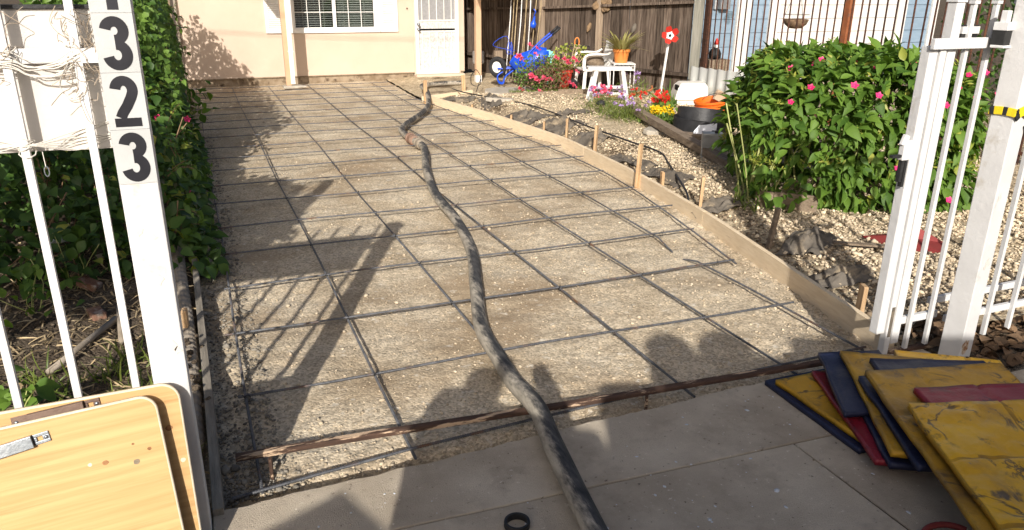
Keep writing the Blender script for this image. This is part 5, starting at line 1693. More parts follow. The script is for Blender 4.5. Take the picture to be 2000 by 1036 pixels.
rs.add(vs, [(0, 6, 1), (1, 6, 2), (2, 6, 3), (3, 6, 4), (4, 6, 5), (5, 6, 0)])
o = tag(rs.build('plastic_scoop', 'redplastic'), 'dull red plastic scoop lying on the gravel behind the gate leaf', 'scoop')
so_ = o.modifiers.new('solid', 'SOLIDIFY')
so_.thickness = .012
tag(MB().beam((4.02, 3.86, .17), (4.42, 3.66, .15), .05, .012).build('wood_scrap', 'timber'), 'thin grey wood scrap on the gravel next to the red scoop', 'wood')

sh_ = thing('ivy_shoots', 'loose shoots sticking out of the ivy hedge toward the driveway', 'shoots', (-.2, 9.5, .5))
mb = MB()
lp_, ld_ = [], []
for k in range(46):
    y = rng.uniform(5.4, 13.8)
    z = rng.uniform(.25, 1.5) if y > 7.8 else rng.uniform(.2, .9)
    p = [np.array([-.22, y, z])]
    dirv_ = np.array([rng.uniform(.3, 1), rng.normal(-.2, .5), rng.normal(.3, .6)])
    for q in range(4):
        dirv_ = dirv_ + np.array([0, 0, -.18])
        p.append(p[-1] + dirv_ / np.linalg.norm(dirv_) * rng.uniform(.03, .07))
        for r_ in range(3):
            lp_.append(p[-1] + rng.normal(0, .008, 3))
            ld_.append(unit(1)[0] + np.array([.3, -.3, -.2]))
    mb.tube(p, .003, 4)
stuff(mb.build('twigs', 'twig', sh_))
n = len(lp_)
stuff(link('leaves', leafmesh('leaves', LEAFP, np.array(ld_), unit(n) * .6 + np.array([0, 0, 1]), rng.uniform(.03, .085, n), np.array(lp_), 'ivy'), sh_))

# tall shrub just outside the picture on the left: its shade falls over the left of the bed
ts = thing('tall_shrub', 'tall leafy shrub behind the white bar fence at the left picture edge', 'shrub', (-1.7, 3.6, 0))
n = 6000
P = unit(n) * rng.uniform(.1, 1, n)[:, None] ** .42 * np.array([.78, .85, .80]) + np.array([-1.52, 3.25, 1.72])
keep = (vnoise(P[:, 0] + P[:, 1], P[:, 2], 2.2, 95) > -.24) & (P[:, 2] > .05)
P = P[keep]
n = len(P)
stuff(link('crown', leafmesh('crown', LEAF, unit(n), unit(n), rng.uniform(.06, .12, n), P, 'leaf_dk'), ts))
mb = MB()
for k in range(34):
    p = P[k * 37]
    mb.tube(smoothpath([(-1.65 + rng.normal(0, .08), 3.5 + rng.normal(0, .1), .03), ((-1.65 + p[0]) / 2, (3.5 + p[1]) / 2, p[2] * .55), tuple(p)], 3), .008, 5)
for k in range(16):
    y = rng.uniform(2.9, 4.2)
    mb.tube(smoothpath([(-1.1, y, 1.5), (-.95 + rng.normal(0, .05), y + rng.normal(0, .1), 1.7 + rng.normal(0, .1)), (-.72 + rng.normal(0, .10), y + rng.normal(0, .2), 2.0 + rng.normal(0, .2))], 3), .005, 4)
stuff(mb.build('stems', 'twig', ts))

# ------------------------------------------------------------------ garden things in front of the plank fence
def gz(x, y):
    return float(gardz(np.array(x), np.array(y)))

# timbers
tm = MB().beam((5.50, 9.10, .27), (4.88, 6.10, .165), .115, .085)
tag(tm.build('timber', 'timber', bevel=.004), 'long old square timber slanting across the gravel below the flowers', 'timber', 'loose timbers')
tag(MB().beam((5.35, 7.75, .16), (6.0, 7.05, .16), .12, .07).build('timber', 'timber', bevel=.004), 'short grey board lying under the black edging coil', 'timber', 'loose timbers')
tag(MB().beam((5.20, 7.05, .13), (5.75, 6.95, .13), .07, .03).build('timber', 'timber', bevel=.003), 'thin wood strip on soil behind the tin can', 'timber', 'loose timbers')
tag(MB().beam((5.55, 11.55, .17), (6.9, 11.15, .17), .05, .12).build('timber', 'timber', bevel=.004), 'low wooden edging board along the grass below the stool', 'timber', 'loose timbers')
tag(MB().beam((4.75, 11.75, .13), (5.55, 11.56, .15), .05, .10).build('timber', 'timber', bevel=.004), 'low wooden edging board below the rose bush', 'timber', 'loose timbers')

# black edging coil with paper tag
coil = thing('edging_coil', 'coil of black plastic landscape edging behind the long timber', 'edging', (5.82, 7.98, .15))
def band(name, c, r, h, turns, t0, z0, tilt, squash=1.0):
    mb = MB()
    nq = int(90 * turns)
    vs, fs = [], []
    T = Matrix.Rotation(tilt[0], 3, 'X') @ Matrix.Rotation(tilt[1], 3, 'Y')
    for q in range(nq + 1):
        t = t0 + 2 * math.pi * turns * q / nq
        rr = r - .022 * q / nq * turns + .012 * math.sin(3 * t)
        for dr in (0, .007):
            for z in (0, h):
                p = T @ Vector(((rr - dr) * math.cos(t), (rr - dr) * squash * math.sin(t), z + z0 + .015 * math.sin(t + 1) * (q / nq)))
                vs.append((c[0] + p.x, c[1] + p.y, c[2] + p.z))
    for q in range(nq):
        a, b = 4 * q, 4 * q + 4
        fs += [(a, b, b + 1, a + 1), (a + 3, b + 3, b + 2, a + 2), (a + 1, b + 1, b + 3, a + 3), (a + 2, b + 2, b, a)]
    fs += [(0, 1, 3, 2), (4 * nq + 2, 4 * nq + 3, 4 * nq + 1, 4 * nq)]
    return mb.add(vs, fs).build(name, 'black_plastic', coil, smooth=False)
band('lower_band', (5.83, 7.98, .16), .36, .15, 2.6, .5, 0, (R(2), R(2)), .9)
band('upper_band', (5.87, 8.06, .24), .30, .16, 2.2, 2.5, 0, (R(-7), R(9)), .9)
tagp = MB()
tagp.add([(5.52, 7.60, .29), (5.60, 7.55, .30), (5.66, 7.50, .25), (5.48, 7.52, .09), (5.42, 7.56, .12), (5.45, 7.60, .22)], [(0, 5, 4, 3, 2, 1)])
tagp.add([(5.60, 7.555, .30), (5.74, 7.55, .31), (5.73, 7.54, .22), (5.655, 7.51, .235)], [(0, 3, 2, 1)])
o = tag(tagp.build('paper_label', 'paper'), 'folded white paper label hanging on the black edging coil', 'label')
sm = o.modifiers.new('solid', 'SOLIDIFY')
sm.thickness = .002
# tin can
tc_ = thing('tin_can', 'rectangular grey metal can at the left edge of the big bush', 'can', (5.06, 6.72, .1))
RT = Matrix.Rotation(R(-32), 3, 'Z')
MB().box((5.06, 6.72, .24), (.21, .13, .27), RT).build('can_body', 'tin', tc_, bevel=.008)
MB().box((5.06, 6.72, .378), (.215, .135, .008), RT).build('rim', 'zinc', tc_, bevel=.003)
MB().lathe([(0, 0), (.025, 0), (.025, .025), (0, .028)], 12, (5.09, 6.68, .382)).build('cap', 'rubber', tc_)
# orange bucket
ob = thing('orange_bucket', 'squat orange plastic bucket behind the black edging coil', 'bucket', (6.72, 9.0, .12))
MB().lathe([(0, 0), (.185, 0), (.20, .09), (.225, .09), (.225, .115), (.208, .115), (.21, .15), (.235, .15), (.235, .18), (.215, .18), (.218, .215), (.245, .215), (.245, .245), (.225, .245), (.20, .03), (0, .025)], 28, (6.70, 8.95, .12), Matrix.Rotation(R(-8), 3, 'Y')).build('bucket_body', 'orange', ob)
MB().tube([(6.70 + .24 * math.cos(t), 8.90 - .05 * math.sin(t), .34 + .12 * math.sin(t)) for t in np.linspace(.2, 2.9, 16)], .005, 5).build('handle', 'wire', ob)
for (x, y, z, lab) in ((6.78, 8.92, .40, 'small pale box standing in the orange bucket'),):
    tag(MB().box((x, y, z), (.16, .05, .14), Matrix.Rotation(R(25), 3, 'Y')).build('carton', 'tanpaint2', bevel=.004), lab, 'box')
# white bin
bn = thing('plastic_bin', 'ivory plastic litter bin with hooded lid in front of the fence end', 'bin', (7.02, 10.0, .12))
RB = Matrix.Rotation(R(-22), 4, 'Z')
def lofted(name, secs, mat, parent, c, rot, bevel=.02):
    mb = MB()
    vs, fs = [], []
    for z, wx, wy, ox in secs:
        for x, y in ((-1, -1), (1, -1), (1, 1), (-1, 1)):
            v = rot @ Vector((x * wx / 2 + ox, y * wy / 2, z))
            vs.append((c[0] + v.x, c[1] + v.y, c[2] + v.z))
    k = len(secs)
    fs = [(3, 2, 1, 0), tuple(4 * (k - 1) + j for j in range(4))]
    for i in range(k - 1):
        for j in range(4):
            j2 = (j + 1) % 4
            fs.append((4 * i + j, 4 * i + j2, 4 * i + 4 + j2, 4 * i + 4 + j))
    return mb.add(vs, fs).build(name, mat, parent, bevel=bevel)
lofted('bin_base', [(0, .42, .36, 0), (.16, .48, .42, 0)], 'bin', bn, (7.02, 10.0, .05), RB)
lofted('bin_hood', [(.165, .50, .44, 0), (.19, .50, .44, 0), (.36, .45, .38, .02), (.42, .36, .28, .03)], 'bin', bn, (7.02, 10.0, .05), RB)
MB().box((6.80, 10.0, .35), (.03, .20, .16), Matrix.Rotation(R(-22), 3, 'Z')).build('opening', 'dark', bn)
MB().tube(smoothpath([(7.20, 9.75, .30), (7.25, 9.70, .36), (7.32, 9.70, .36), (7.33, 9.72, .28)], 5), .004, 5).build('wire_handle', 'zinc', bn)
# corrugated clear plastic sheet
cs = []
nq = 60
A_, B_ = Vector((7.25, 10.35, 0)), Vector((7.55, 8.9, 0))
dirv = (B_ - A_)
nv_ = Vector((dirv.y, -dirv.x, 0)).normalized()
vs, fs = [], []
for q in range(nq + 1):
    p = A_ + dirv * q / nq + nv_ * .022 * math.sin(q * .85)
    vs += [(p.x, p.y, .05), (p.x + .01, p.y, .66 + .01 * math.sin(q * .85))]
for q in range(nq):
    fs.append((2 * q, 2 * q + 2, 2 * q + 3, 2 * q + 1))
o = tag(MB().add(vs, fs).build('corrugated_sheet', 'clear', smooth=True), 'cloudy corrugated plastic sheet standing by the iron fence', 'plastic sheet')
sm = o.modifiers.new('solid', 'SOLIDIFY')
sm.thickness = .003
# red metal flower on a white stake
pw = thing('metal_flower', 'red metal flower with white centre on a leaning white stake', 'garden ornament', (6.98, 10.6, .1))
top = Vector((6.985, 10.58, 1.08))
MB().beam((6.90, 10.62, .10), (6.985, 10.60, 1.06), .030, .022, (0, 1, 0)).build('stake', 'whitewood', pw)
MB().beam((6.90, 10.62, .12), (7.02, 10.52, .04), .024, .02).build('foot', 'whitewood', pw)
face = Vector((-.45, -.85, .15)).normalized()
FQ = face.to_track_quat('Z', 'Y').to_matrix().to_4x4()
FQ.translation = top + Vector((0, 0, .03))
pet = MB()
pv, pf = leaf_template((.02, .042, .052, .034), .5, -.45)
pet.add(pv * np.array([1, .15, .14]), [tuple(f) for f in pf])
petm = pet.mesh('petal', 'redpot', True)
for q in range(5):
    inst('petal', petm, FQ @ Matrix.Rotation(q * math.pi * .4 + .3, 4, 'Z') @ Matrix.Rotation(R(12), 4, 'X'), pw)
pv2, pf2 = leaf_template((.008, .016, .014, .003), .2, -.3)
dm = MB().add(pv2 * np.array([1, .078, .06]), [tuple(f) for f in pf2]).mesh('daisy_petal', 'whitewood', True)
for q in range(14):
    inst('daisy_petal', dm, FQ @ Matrix.Translation((0, 0, .012)) @ Matrix.Rotation(q * math.pi / 7, 4, 'Z'), pw)
mb = MB().lathe([(0, .03), (.018, .028), (.024, .018), (.024, .010), (0, .008)], 12)
mb.v = [tuple(FQ @ Vector(v)) for v in mb.v]
mb.build('hub', 'black_iron', pw, smooth=True)

# stool
stl = thing('stool', 'white painted wooden stool standing among the flowers', 'stool', (5.9, 10.55, .12))
sr = Matrix.Rotation(R(-20), 4, 'Z')
sc_ = Vector((5.90, 10.52, 0))
def sl(x, y, z):
    v = sr @ Vector((x, y, 0))
    return (sc_.x + v.x, sc_.y + v.y, z)
mb = MB().beam(sl(-.33, 0, .655), sl(.33, 0, .655), .27, .045)
mb.build('seat', 'whitewood', stl, bevel=.006)
gzz = .08
legs = {}
for sx in (-1, 1):
    for sy in (-1, 1):
        a, b = sl(sx * .20, sy * .09, .635), sl(sx * .30, sy * .17, gzz)
        legs[(sx, sy)] = (Vector(a), Vector(b))
        MB().beam(a, b, .052, .045).build('leg', 'whitewood', stl, bevel=.004)
for (p, q, f) in (((-1, -1), (1, -1), .62), ((-1, 1), (1, 1), .5), ((-1, -1), (-1, 1), .78), ((1, -1), (1, 1), .78)):
    a = legs[p][0].lerp(legs[p][1], f)
    b = legs[q][0].lerp(legs[q][1], f)
    MB().beam(a, b, .03, .04).build('stretcher', 'whitewood', stl, bevel=.003)

# plastic armchair
ch = thing('plastic_chair', 'white plastic armchair behind the stool', 'chair', (6.32, 11.85, .12))
cr = Matrix.Rotation(R(-8), 4, 'Z')
cc = Vector((6.36, 11.90, 0))
def cl_(x, y, z):
    v = cr @ Vector((x, y, 0))
    return Vector((cc.x + v.x, cc.y + v.y, z))
lofted('seat', [(.47, .44, .44, 0), (.50, .48, .48, 0), (.515, .46, .46, 0)], 'whiteplastic', ch, (cc.x, cc.y, 0), cr, .01)
for sy in (-1, 1):
    for sx in (-1, 1):
        MB().beam(cl_(sx * .20, sy * .20, .49), cl_(sx * .24, sy * .25, .10), .055, .035).build('leg', 'whiteplastic', ch, bevel=.006)
    arm = smoothpath([cl_(-.23, sy * .24, .50), cl_(-.25, sy * .25, .62), cl_(-.21, sy * .26, .735), cl_(-.05, sy * .26, .755), cl_(.14, sy * .25, .75), cl_(.24, sy * .23, .80)], 5)
    mb = MB()
    for a, b in zip(arm, arm[1:]):
        mb.beam(a, b + (b - a) * .05, .05, .03, (0, .3, 1))
    mb.build('arm', 'whiteplastic', ch)
bk_ = MB()
for q in range(7):
    y = -.21 + .07 * q
    bk_.beam(cl_(.22, y, .50), cl_(.33, y * .95, .93), .045, .015, (1, 0, 0))
bk_.beam(cl_(.33, -.22, .93), cl_(.33, .22, .93), .06, .03)
bk_.build('backrest', 'whiteplastic', ch, bevel=.003)
bg_ = MB().lathe([(0, -.10), (.15, -.09), (.20, 0), (.14, .10), (.05, .14), (0, .145)], 14, cl_(.02, .0, .62), Matrix.Rotation(R(25), 3, 'Y') @ Matrix.Scale(.85, 3, (0, 1, 0)))
tag(bg_.build('cloth_bag', 'timber', smooth=True), 'dark brown bag resting on the white plastic chair', 'bag')

# wire plant stand, pot, spiky plant
ps = thing('plant_stand', 'white wire plant stand with scrolled apron beneath the orange pot', 'plant stand', (6.6, 11.35, .12))
pc = Vector((6.62, 11.35, 0))
pr = Matrix.Rotation(R(-20), 4, 'Z')
def pl_(x, y, z):
    v = pr @ Vector((x, y, 0))
    return Vector((pc.x + v.x, pc.y + v.y, z))
MB().beam(pl_(-.18, 0, .635), pl_(.18, 0, .635), .36, .012).build('top', 'whitewood', ps)
for sx in (-1, 1):
    for sy in (-1, 1):
        MB().tube([pl_(sx * .17, sy * .17, .63), pl_(sx * .17, sy * .17, .10)], .008, 6).build('leg', 'whitewood', ps)
mb = MB()
for sy in (-1, 1):
    for q in range(5):
        mb.tube([pl_(-.14 + .07 * q + .03 * math.cos(t), sy * .172, .575 + .03 * math.sin(t)) for t in np.linspace(0, 6.28, 12)], .005, 4)
        mb.tube([pl_(sy * .172, -.14 + .07 * q + .03 * math.cos(t), .575 + .03 * math.sin(t)) for t in np.linspace(0, 6.28, 12)], .005, 4)
    mb.tube([pl_(-.17, sy * .17, .535), pl_(.17, sy * .17, .535)], .005, 4)
    mb.tube([pl_(sy * .17, -.17, .22), pl_(sy * .17, .17, .22)], .006, 4)
    mb.tube([pl_(-.17, sy * .17, .22), pl_(.17, sy * .17, .22)], .006, 4)
mb.build('scrollwork', 'whitewood', ps)
pot = thing('flower_pot', 'orange plastic flower pot with a spiky plant on the wire stand', 'pot', (6.6, 11.38, .642))
MB().lathe([(0, 0), (.10, 0), (.128, .17), (.142, .17), (.145, .215), (.13, .215), (.125, .17), (0, .16)], 24, (6.60, 11.38, .643)).build('pot_body', 'terra', pot, smooth=False)
n = 85
az_ = rng.uniform(0, 6.28, n)
dd = np.c_[np.cos(az_), np.sin(az_), rng.uniform(.35, 2.4, n)]
link('leaves', leafmesh('leaves', BLADE, dd, np.c_[-np.cos(az_) * .8, -np.sin(az_) * .8, np.ones(n)], rng.uniform(.22, .44, n), np.c_[6.60 + .06 * np.cos(az_), 11.38 + .06 * np.sin(az_), np.full(n, .83)], 'aloe'), pot)
n = 26
az_ = rng.uniform(0, 6.28, n)
link('broad_leaves', leafmesh('broad_leaves', leaf_template((.07, .085, .06, .004), .3, .2), np.c_[np.cos(az_), np.sin(az_), rng.uniform(.6, 2.2, n)], np.c_[-np.cos(az_) * .8, -np.sin(az_) * .8, np.ones(n)], rng.uniform(.25, .42, n), np.c_[6.60 + .04 * np.cos(az_), 11.38 + .04 * np.sin(az_), np.full(n, .83)], 'aloe'), pot)
# black iron bench back
ib = thing('iron_chair', 'black wrought iron chair frame behind the plastic chair', 'chair', (6.35, 12.6, .1))
mb = MB()
for x in (6.15, 6.62):
    mb.tube([(x, 12.72 - (x - 6.15) * .35, .08), (x, 12.72 - (x - 6.15) * .35, .82)], .012, 6)
for z in (.82, .74, .45):
    mb.tube([(6.15, 12.72, z), (6.62, 12.555, z)], .010, 6)
for q in range(8):
    x = 6.18 + .06 * q
    mb.tube([(x + .02 * math.cos(t), 12.71 - (x - 6.15) * .35, .78 + .03 * math.sin(t)) for t in np.linspace(0, 6.28, 10)], .004, 4)
mb.build('frame', 'black_iron', ib)
# red pot and jade plant
rp_ = thing('flower_pot', 'red tapered pot with a jade plant right of the rose bush', 'pot', (6.0, 12.3, .1))
MB().lathe([(0, 0), (.11, 0), (.17, .32), (.185, .32), (.185, .36), (.165, .36), (0, .33)], 20, (5.98, 12.28, .10)).build('pot_body', 'redpot', rp_)
n = 420
P = unit(n) * rng.uniform(.4, 1, n)[:, None] ** .5 * np.array([.36, .28, .24]) + np.array([6.10, 12.25, .66])
link('leaves', leafmesh('leaves', LEAF, unit(n), unit(n), rng.uniform(.03, .06, n), P, 'leaf_yl'), rp_)
mb = MB()
for q in range(22):
    p = P[q * 9]
    mb.tube(smoothpath([(5.99, 12.28, .42), ((5.99 + p[0]) / 2, (12.28 + p[1]) / 2 - .03, .52), tuple(p)], 3), .007, 5)
mb.build('branches', 'tanpaint2', rp_)
for (x, y, z, lab) in ((6.02, 11.95, .08, 'small black lantern on the grass right of the red pot'),):
    t = thing('lantern', lab, 'lantern', (x, y, z))
    MB().lathe([(0, 0), (.05, 0), (.06, .02), (.04, .05), (.065, .12), (.075, .19), (.085, .20), (.03, .25), (0, .27)], 14, (x, y, z)).build('body', 'black_iron', t)
# rose bush
rb = thing('rose_bush', 'straggly rose bush with bright pink blooms beside the porch post', 'bush', (5.42, 12.15, .1))
n = 800
P = unit(n) * rng.uniform(.25, 1, n)[:, None] ** .5 * np.array([.50, .30, .34]) + np.array([5.45, 12.10, .42])
P = P[P[:, 2] > .10]
n = len(P)
stuff(link('foliage', leafmesh('foliage', LEAF, unit(n), unit(n), rng.uniform(.03, .055, n), P, 'ivy'), rb))
n = 1100
P2 = unit(n) * rng.uniform(.2, 1, n)[:, None] ** .5 * np.array([.40, .32, .34]) + np.array([5.58, 12.00, .38])
P2 = P2[P2[:, 2] > .08]
n = len(P2)
stuff(link('dry_foliage', leafmesh('dry_foliage', LEAFN, unit(n), unit(n), rng.uniform(.03, .06, n), P2, 'litter'), rb))
mb = MB()
for q in range(60):
    p = P2[q * 5] if q % 2 else P[q * 11]
    mb.tube(smoothpath([(5.50 + rng.normal(0, .05), 12.12 + rng.normal(0, .05), .06), ((5.5 + p[0]) / 2, (12.1 + p[1]) / 2, p[2] * .6), tuple(p)], 3), .005, 4)
mb.build('canes', 'twig', rb)
def bloom(parent, c, r, mat, cnt=16):
    dd = unit(cnt) + np.array([-.3, -.7, .4])
    V, F = scatter(PETAL[0], PETAL[1], leafmats(dd, unit(cnt) + np.array([-.2, -.6, .6]), np.full(cnt, r)), np.tile(np.array(c, float), (cnt, 1)) + rng.normal(0, r * .18, (cnt, 3)))
    link('bloom', fastmesh('bloom', V, F, mat, True), parent)
for (x, y, z, r) in ((5.03, 12.0, .68, .09), (5.12, 12.1, .62, .05), (5.22, 12.0, .86, .055), (5.36, 12.0, .80, .055), (5.30, 11.95, .72, .05), (5.20, 11.85, .38, .10), (5.28, 11.82, .32, .08), (5.40, 11.80, .34, .09), (5.50, 11.8, .33, .06),
                     (5.66, 11.9, .66, .06), (5.82, 11.9, .62, .075), (5.88, 11.9, .58, .075), (5.96, 11.85, .64, .065), (6.02, 11.85, .60, .05), (5.88, 11.8, .25, .07), (5.96, 11.8, .20, .06), (5.26, 11.75, .05, .10), (5.36, 11.72, .06, .09), (5.30, 11.74, .14, .06), (5.06, 12.0, .16, .07), (6.05, 11.9, .42, .06)):
    bloom(rb, (x, y, z + .05), r * .55, 'rose', 22)
    bloom(rb, (x + .05, y, z + .02), r * .42, 'rose', 14)
# wheelbarrow tipped up against the fence
wb = thing('wheelbarrow', 'blue wheelbarrow tipped against the fence, handles up', 'wheelbarrow', (5.3, 13.3, .1))
ax = Vector((.93, -.36, 0)).normalized()
ay = Vector((-ax.y, ax.x, 0))
def wp(a, z, b=0):
    p = Vector((5.22, 13.38, 0)) + ax * a + ay * b
    return Vector((p.x, p.y, z))
wheelrot = (-ay * .8 - ax * .55).normalized().to_track_quat('Z', 'Y').to_matrix()
wh = MB().lathe([(.10, -.035), (.165, -.045), (.185, -.02), (.188, 0), (.185, .02), (.165, .045), (.10, .035)], 26, wp(-.02, .42), wheelrot, closed=True).build('wheel', 'tyre', wb, smooth=True)
MB().lathe([(0, -.03), (.115, -.03), (.118, -.02), (.118, .02), (.115, .03), (.04, .035), (.03, .06), (0, .06)], 22, wp(-.02, .42), wheelrot).build('rim', 'whiteplastic', wh)
for s_ in (-.10, .10):
    MB().tube(smoothpath([wp(-.02, .40, s_), wp(.25, .42, s_), wp(.45, .55, s_ * 2), wp(.75, .85, s_ * 2.4), wp(.98, 1.04, s_ * 2.4)], 5), .017, 8).build('handle', 'blue', wb, smooth=True)
    MB().tube([wp(.94, 1.00, s_ * 2.4), wp(1.08, 1.13, s_ * 2.4)], .021, 8).build('grip', 'rubber', wb, smooth=True)
    MB().tube(smoothpath([wp(.10, .36, s_), wp(-.02, .28, s_ - .03), wp(.0, .16, s_ - .03), wp(.08, .14, s_), wp(.12, .26, s_), wp(.30, .40, s_)], 5), .014, 6).build('brace', 'blue', wb, smooth=True)
tr_ = []
for (a, z, dn, ww) in ((.22, .40, 0, .16), (.46, .30, .03, .25), (.80, .50, .04, .28), (.86, .72, .0, .30), (.60, .82, -.10, .28), (.30, .58, -.10, .2)):
    tr_.append((a, z, ww))
vs, fs = [], []
prof = [(.20, .50, .14), (.34, .36, .20), (.60, .34, .25), (.80, .50, .28), (.88, .68, .30)]
for a, z, ww in prof:
    vs += [wp(a, z, -ww) - ay * .05, wp(a, z, ww) - ay * .05]
prof2 = [(.24, .56, .12), (.36, .42, .17), (.58, .41, .22), (.74, .54, .25), (.82, .70, .27)]
for i in range(4):
    fs.append((2 * i, 2 * i + 2, 2 * i + 3, 2 * i + 1))
k0 = len(vs)
rimp = [(.28, .62), (.44, .66), (.62, .72), (.76, .76), (.88, .74)]
for side_, ii in ((-1, 0), (1, 1)):
    for (a, z), (pa, pz, pw_) in zip(rimp, prof):
        vs.append(wp(a, z, side_ * (pw_ + .04)) - ay * .05)
    for i in range(4):
        f = (2 * i + ii, 2 * i + 2 + ii, k0 + i + 1, k0 + i)
        fs.append(f if side_ > 0 else f[::-1])
    k0 += 5
o = MB().add(vs, fs).build('tray', 'blue', wb, smooth=True)
sm = o.modifiers.new('solid', 'SOLIDIFY')
sm.thickness = .012
wt = MB()
for q in range(3):
    wt.tube(smoothpath([(5.55 + rng.normal(0, .05), 13.5, .62), (5.42 + rng.normal(0, .12), 13.5, .85 + rng.normal(0, .05)), (5.35 + rng.normal(0, .15), 13.5, .72 + rng.normal(0, .06)), (5.6 + rng.normal(0, .1), 13.55, .70)], 4), .005, 5)
tag(wt.build('blue_hose_tangle', 'blue'), 'tangled thin blue tubing behind the wheelbarrow', 'tubing')
lc = MB().lathe([(0, 0), (.055, .02), (.06, .09), (.03, .14), (.018, .22), (0, .23)], 12, (6.15, 14.0, 1.05), Matrix.Rotation(R(10), 3, 'Y'))
lc.tube([(6.17, 14.0, 1.26), (6.20, 13.98, 1.36), (6.16, 13.98, 1.40)], .012, 6)
tag(lc.build('blue_ornament', 'blue', smooth=True), 'small blue hanging bird feeder on the plank fence', 'ornament')
# bamboo poles leaning on the fence
for q in range(9):
    b0 = Vector((5.72 + .055 * q, 14.3 - .04 * q, .08))
    b1 = Vector((5.98 + .05 * q + rng.normal(0, .03), 14.62 - .07 * q, 2.2 + rng.normal(0, .1)))
    tag(MB().tube([b0, (b0 + b1) / 2 + Vector((rng.normal(0, .02), -.02, 0)), b1], .010, 6).build('garden_pole', 'straw' if q % 3 else 'whitewood', smooth=True), ('leftmost thin pole' if q == 0 else 'rightmost thin pole' if q == 8 else ORD[q] + ' thin pole from the left') + ' in the bundle leaning on the plank fence', 'pole', 'poles leaning on the fence')
# teal flower, hoop, ornaments
tf_ = thing('teal_flower', 'teal cut-out flower ornament right of the wheelbarrow', 'ornament', (6.1, 13.15, .1))
FT = Vector((-.4, -.9, .1)).to_track_quat('Z', 'Y').to_matrix().to_4x4()
FT.translation = (6.10, 13.15, .60)
pm_ = MB().add(leaf_template((.02, .04, .05, .03), .1, 0)[0] * np.array([1, .12, .12]), [tuple(f) for f in pf]).mesh('petal', 'teal')
for q in range(7):
    inst('petal', pm_, FT @ Matrix.Rotation(q * 6.283 / 7, 4, 'Z'), tf_)
MB().tube([(6.11, 13.17, .05), (6.11, 13.17, .6)], .008, 5).build('stem', 'teal', tf_)
sf = thing('sun_ornament', 'orange ring shaped ornament on the fence left of the spiky plant', 'ornament', (6.6, 13.0, .7))
MB().tube([(6.60 + .035 * math.cos(t), 13.0 - .02 * math.cos(t), .86 + .075 * math.sin(t)) for t in np.linspace(0, 6.283, 20)], .012, 6).build('ring', 'terra', sf)
for q in range(6):
    t = 3.5 + q * .5
    MB().lathe([(0, 0), (.022, 0), (.022, .02), (0, .022)], 8, (6.60 + .035 * math.cos(t), 12.98, .82 + .075 * math.sin(t)), Matrix.Rotation(R(90), 3, 'X')).build('bead', 'tanpaint2', sf)
MB().tube([(6.62, 13.0, .1), (6.61, 13.0, .80)], .006, 5).build('stem', 'black_iron', sf)
bf = thing('butterfly_ornament', 'greenish metal butterfly ornament high on the fence post', 'ornament', (6.93, 12.55, 1.5))
MF2 = Vector((-.75, -.6, .1)).to_track_quat('Z', 'Y').to_matrix().to_4x4()
MF2.translation = (6.88, 12.58, 1.50)
for q in range(9):
    a_ = q * .7
    rr = .045 + .012 * (q % 3)
    mb = MB().lathe([(0, 0), (rr, .004), (rr * .9, .02), (rr * .5, .012), (0, .018)], 10)
    off_ = Vector((.11 * math.cos(a_) * (1 + .3 * (q % 2)), .07 * math.sin(a_) + .01, .01 * (q % 3)))
    mb.v = [tuple(MF2 @ (Vector(v) + off_)) for v in mb.v]
    mb.build('disc', 'moss', bf, smooth=True)
for (s_, z, mat, lab) in ((3.9, 1.12, 'moss', 'small brown ornament hanging on the fence below the blue feeder'), (4.95, 1.15, 'fabric', 'dark oval ornament hanging on the fence left of its middle post'), (3.95, .62, 'moss', 'small mossy ornament low on the fence')):
    p = fpt(s_, .03, z)
    tag(MB().lathe([(0, -.10), (.03, -.06), (.045, 0), (.03, .07), (0, .10)], 10, p, Matrix.Rotation(R(25), 3, 'Y')).build('fence_ornament', mat, smooth=True), lab, 'ornament')
# gnome seen through the iron fence
gn = thing('gnome', 'dark garden gnome with red hat seen between the iron bars', 'ornament', (8.1, 10.9, .7))
MB().lathe([(0, 0), (.10, .02), (.105, .09), (.07, .16), (.035, .19), (0, .195)], 14, (8.1, 10.9, .70)).build('body', 'black_iron', gn, smooth=True)
MB().lathe([(0, 0), (.04, .01), (.043, .035), (.036, .065), (0, .085)], 12, (8.1, 10.88, .875)).build('face', 'whiteplastic', gn, smooth=True)
MB().lathe([(.045, 0), (.036, .035), (.015, .09), (0, .105)], 12, (8.1, 10.88, .935)).build('hat', 'redpot', gn, smooth=True)
MB().box((8.1, 10.95, .35), (.4, .4, .70)).build('plinth', 'timber', gn)
# flower patches
def patch(label, c, n, sp, h, leafm, flowerm, nf, fr, leafsz=(.03, .07), tpl=BLADE, name='flower_clump'):
    t = thing(name, label, 'flowers', (c[0], c[1], gz(c[0], c[1])))
    z0 = gz(c[0], c[1])
    P = np.c_[c[0] + rng.normal(0, sp[0], n), c[1] + rng.normal(0, sp[1], n), z0 + rng.uniform(0, 1, n) * h * .6]
    link('leaves', leafmesh('leaves', tpl, unit(n) * .7 + np.array([0, 0, .6]), unit(n), rng.uniform(*leafsz, n), P, leafm), t)
    for k in range(nf):
        a_, r_ = rng.uniform(0, 6.28), rng.uniform(0, 1) ** .5
        bloom(t, (c[0] + 1.5 * sp[0] * r_ * math.cos(a_), c[1] + 1.5 * sp[1] * r_ * math.sin(a_), z0 + h * rng.uniform(.6, 1.05)), fr * rng.uniform(.8, 1.2), flowerm, 9)
    return t
patch('lavender aster clump with fine green leaves below the stool', (5.42, 9.05), 1500, (.20, .26), .26, 'grass', 'purple', 16, .030, (.05, .11))
patch('small lavender asters nearest the stool legs', (5.52, 9.85), 500, (.22, .14), .30, 'grass', 'purple', 14, .032, (.05, .11))
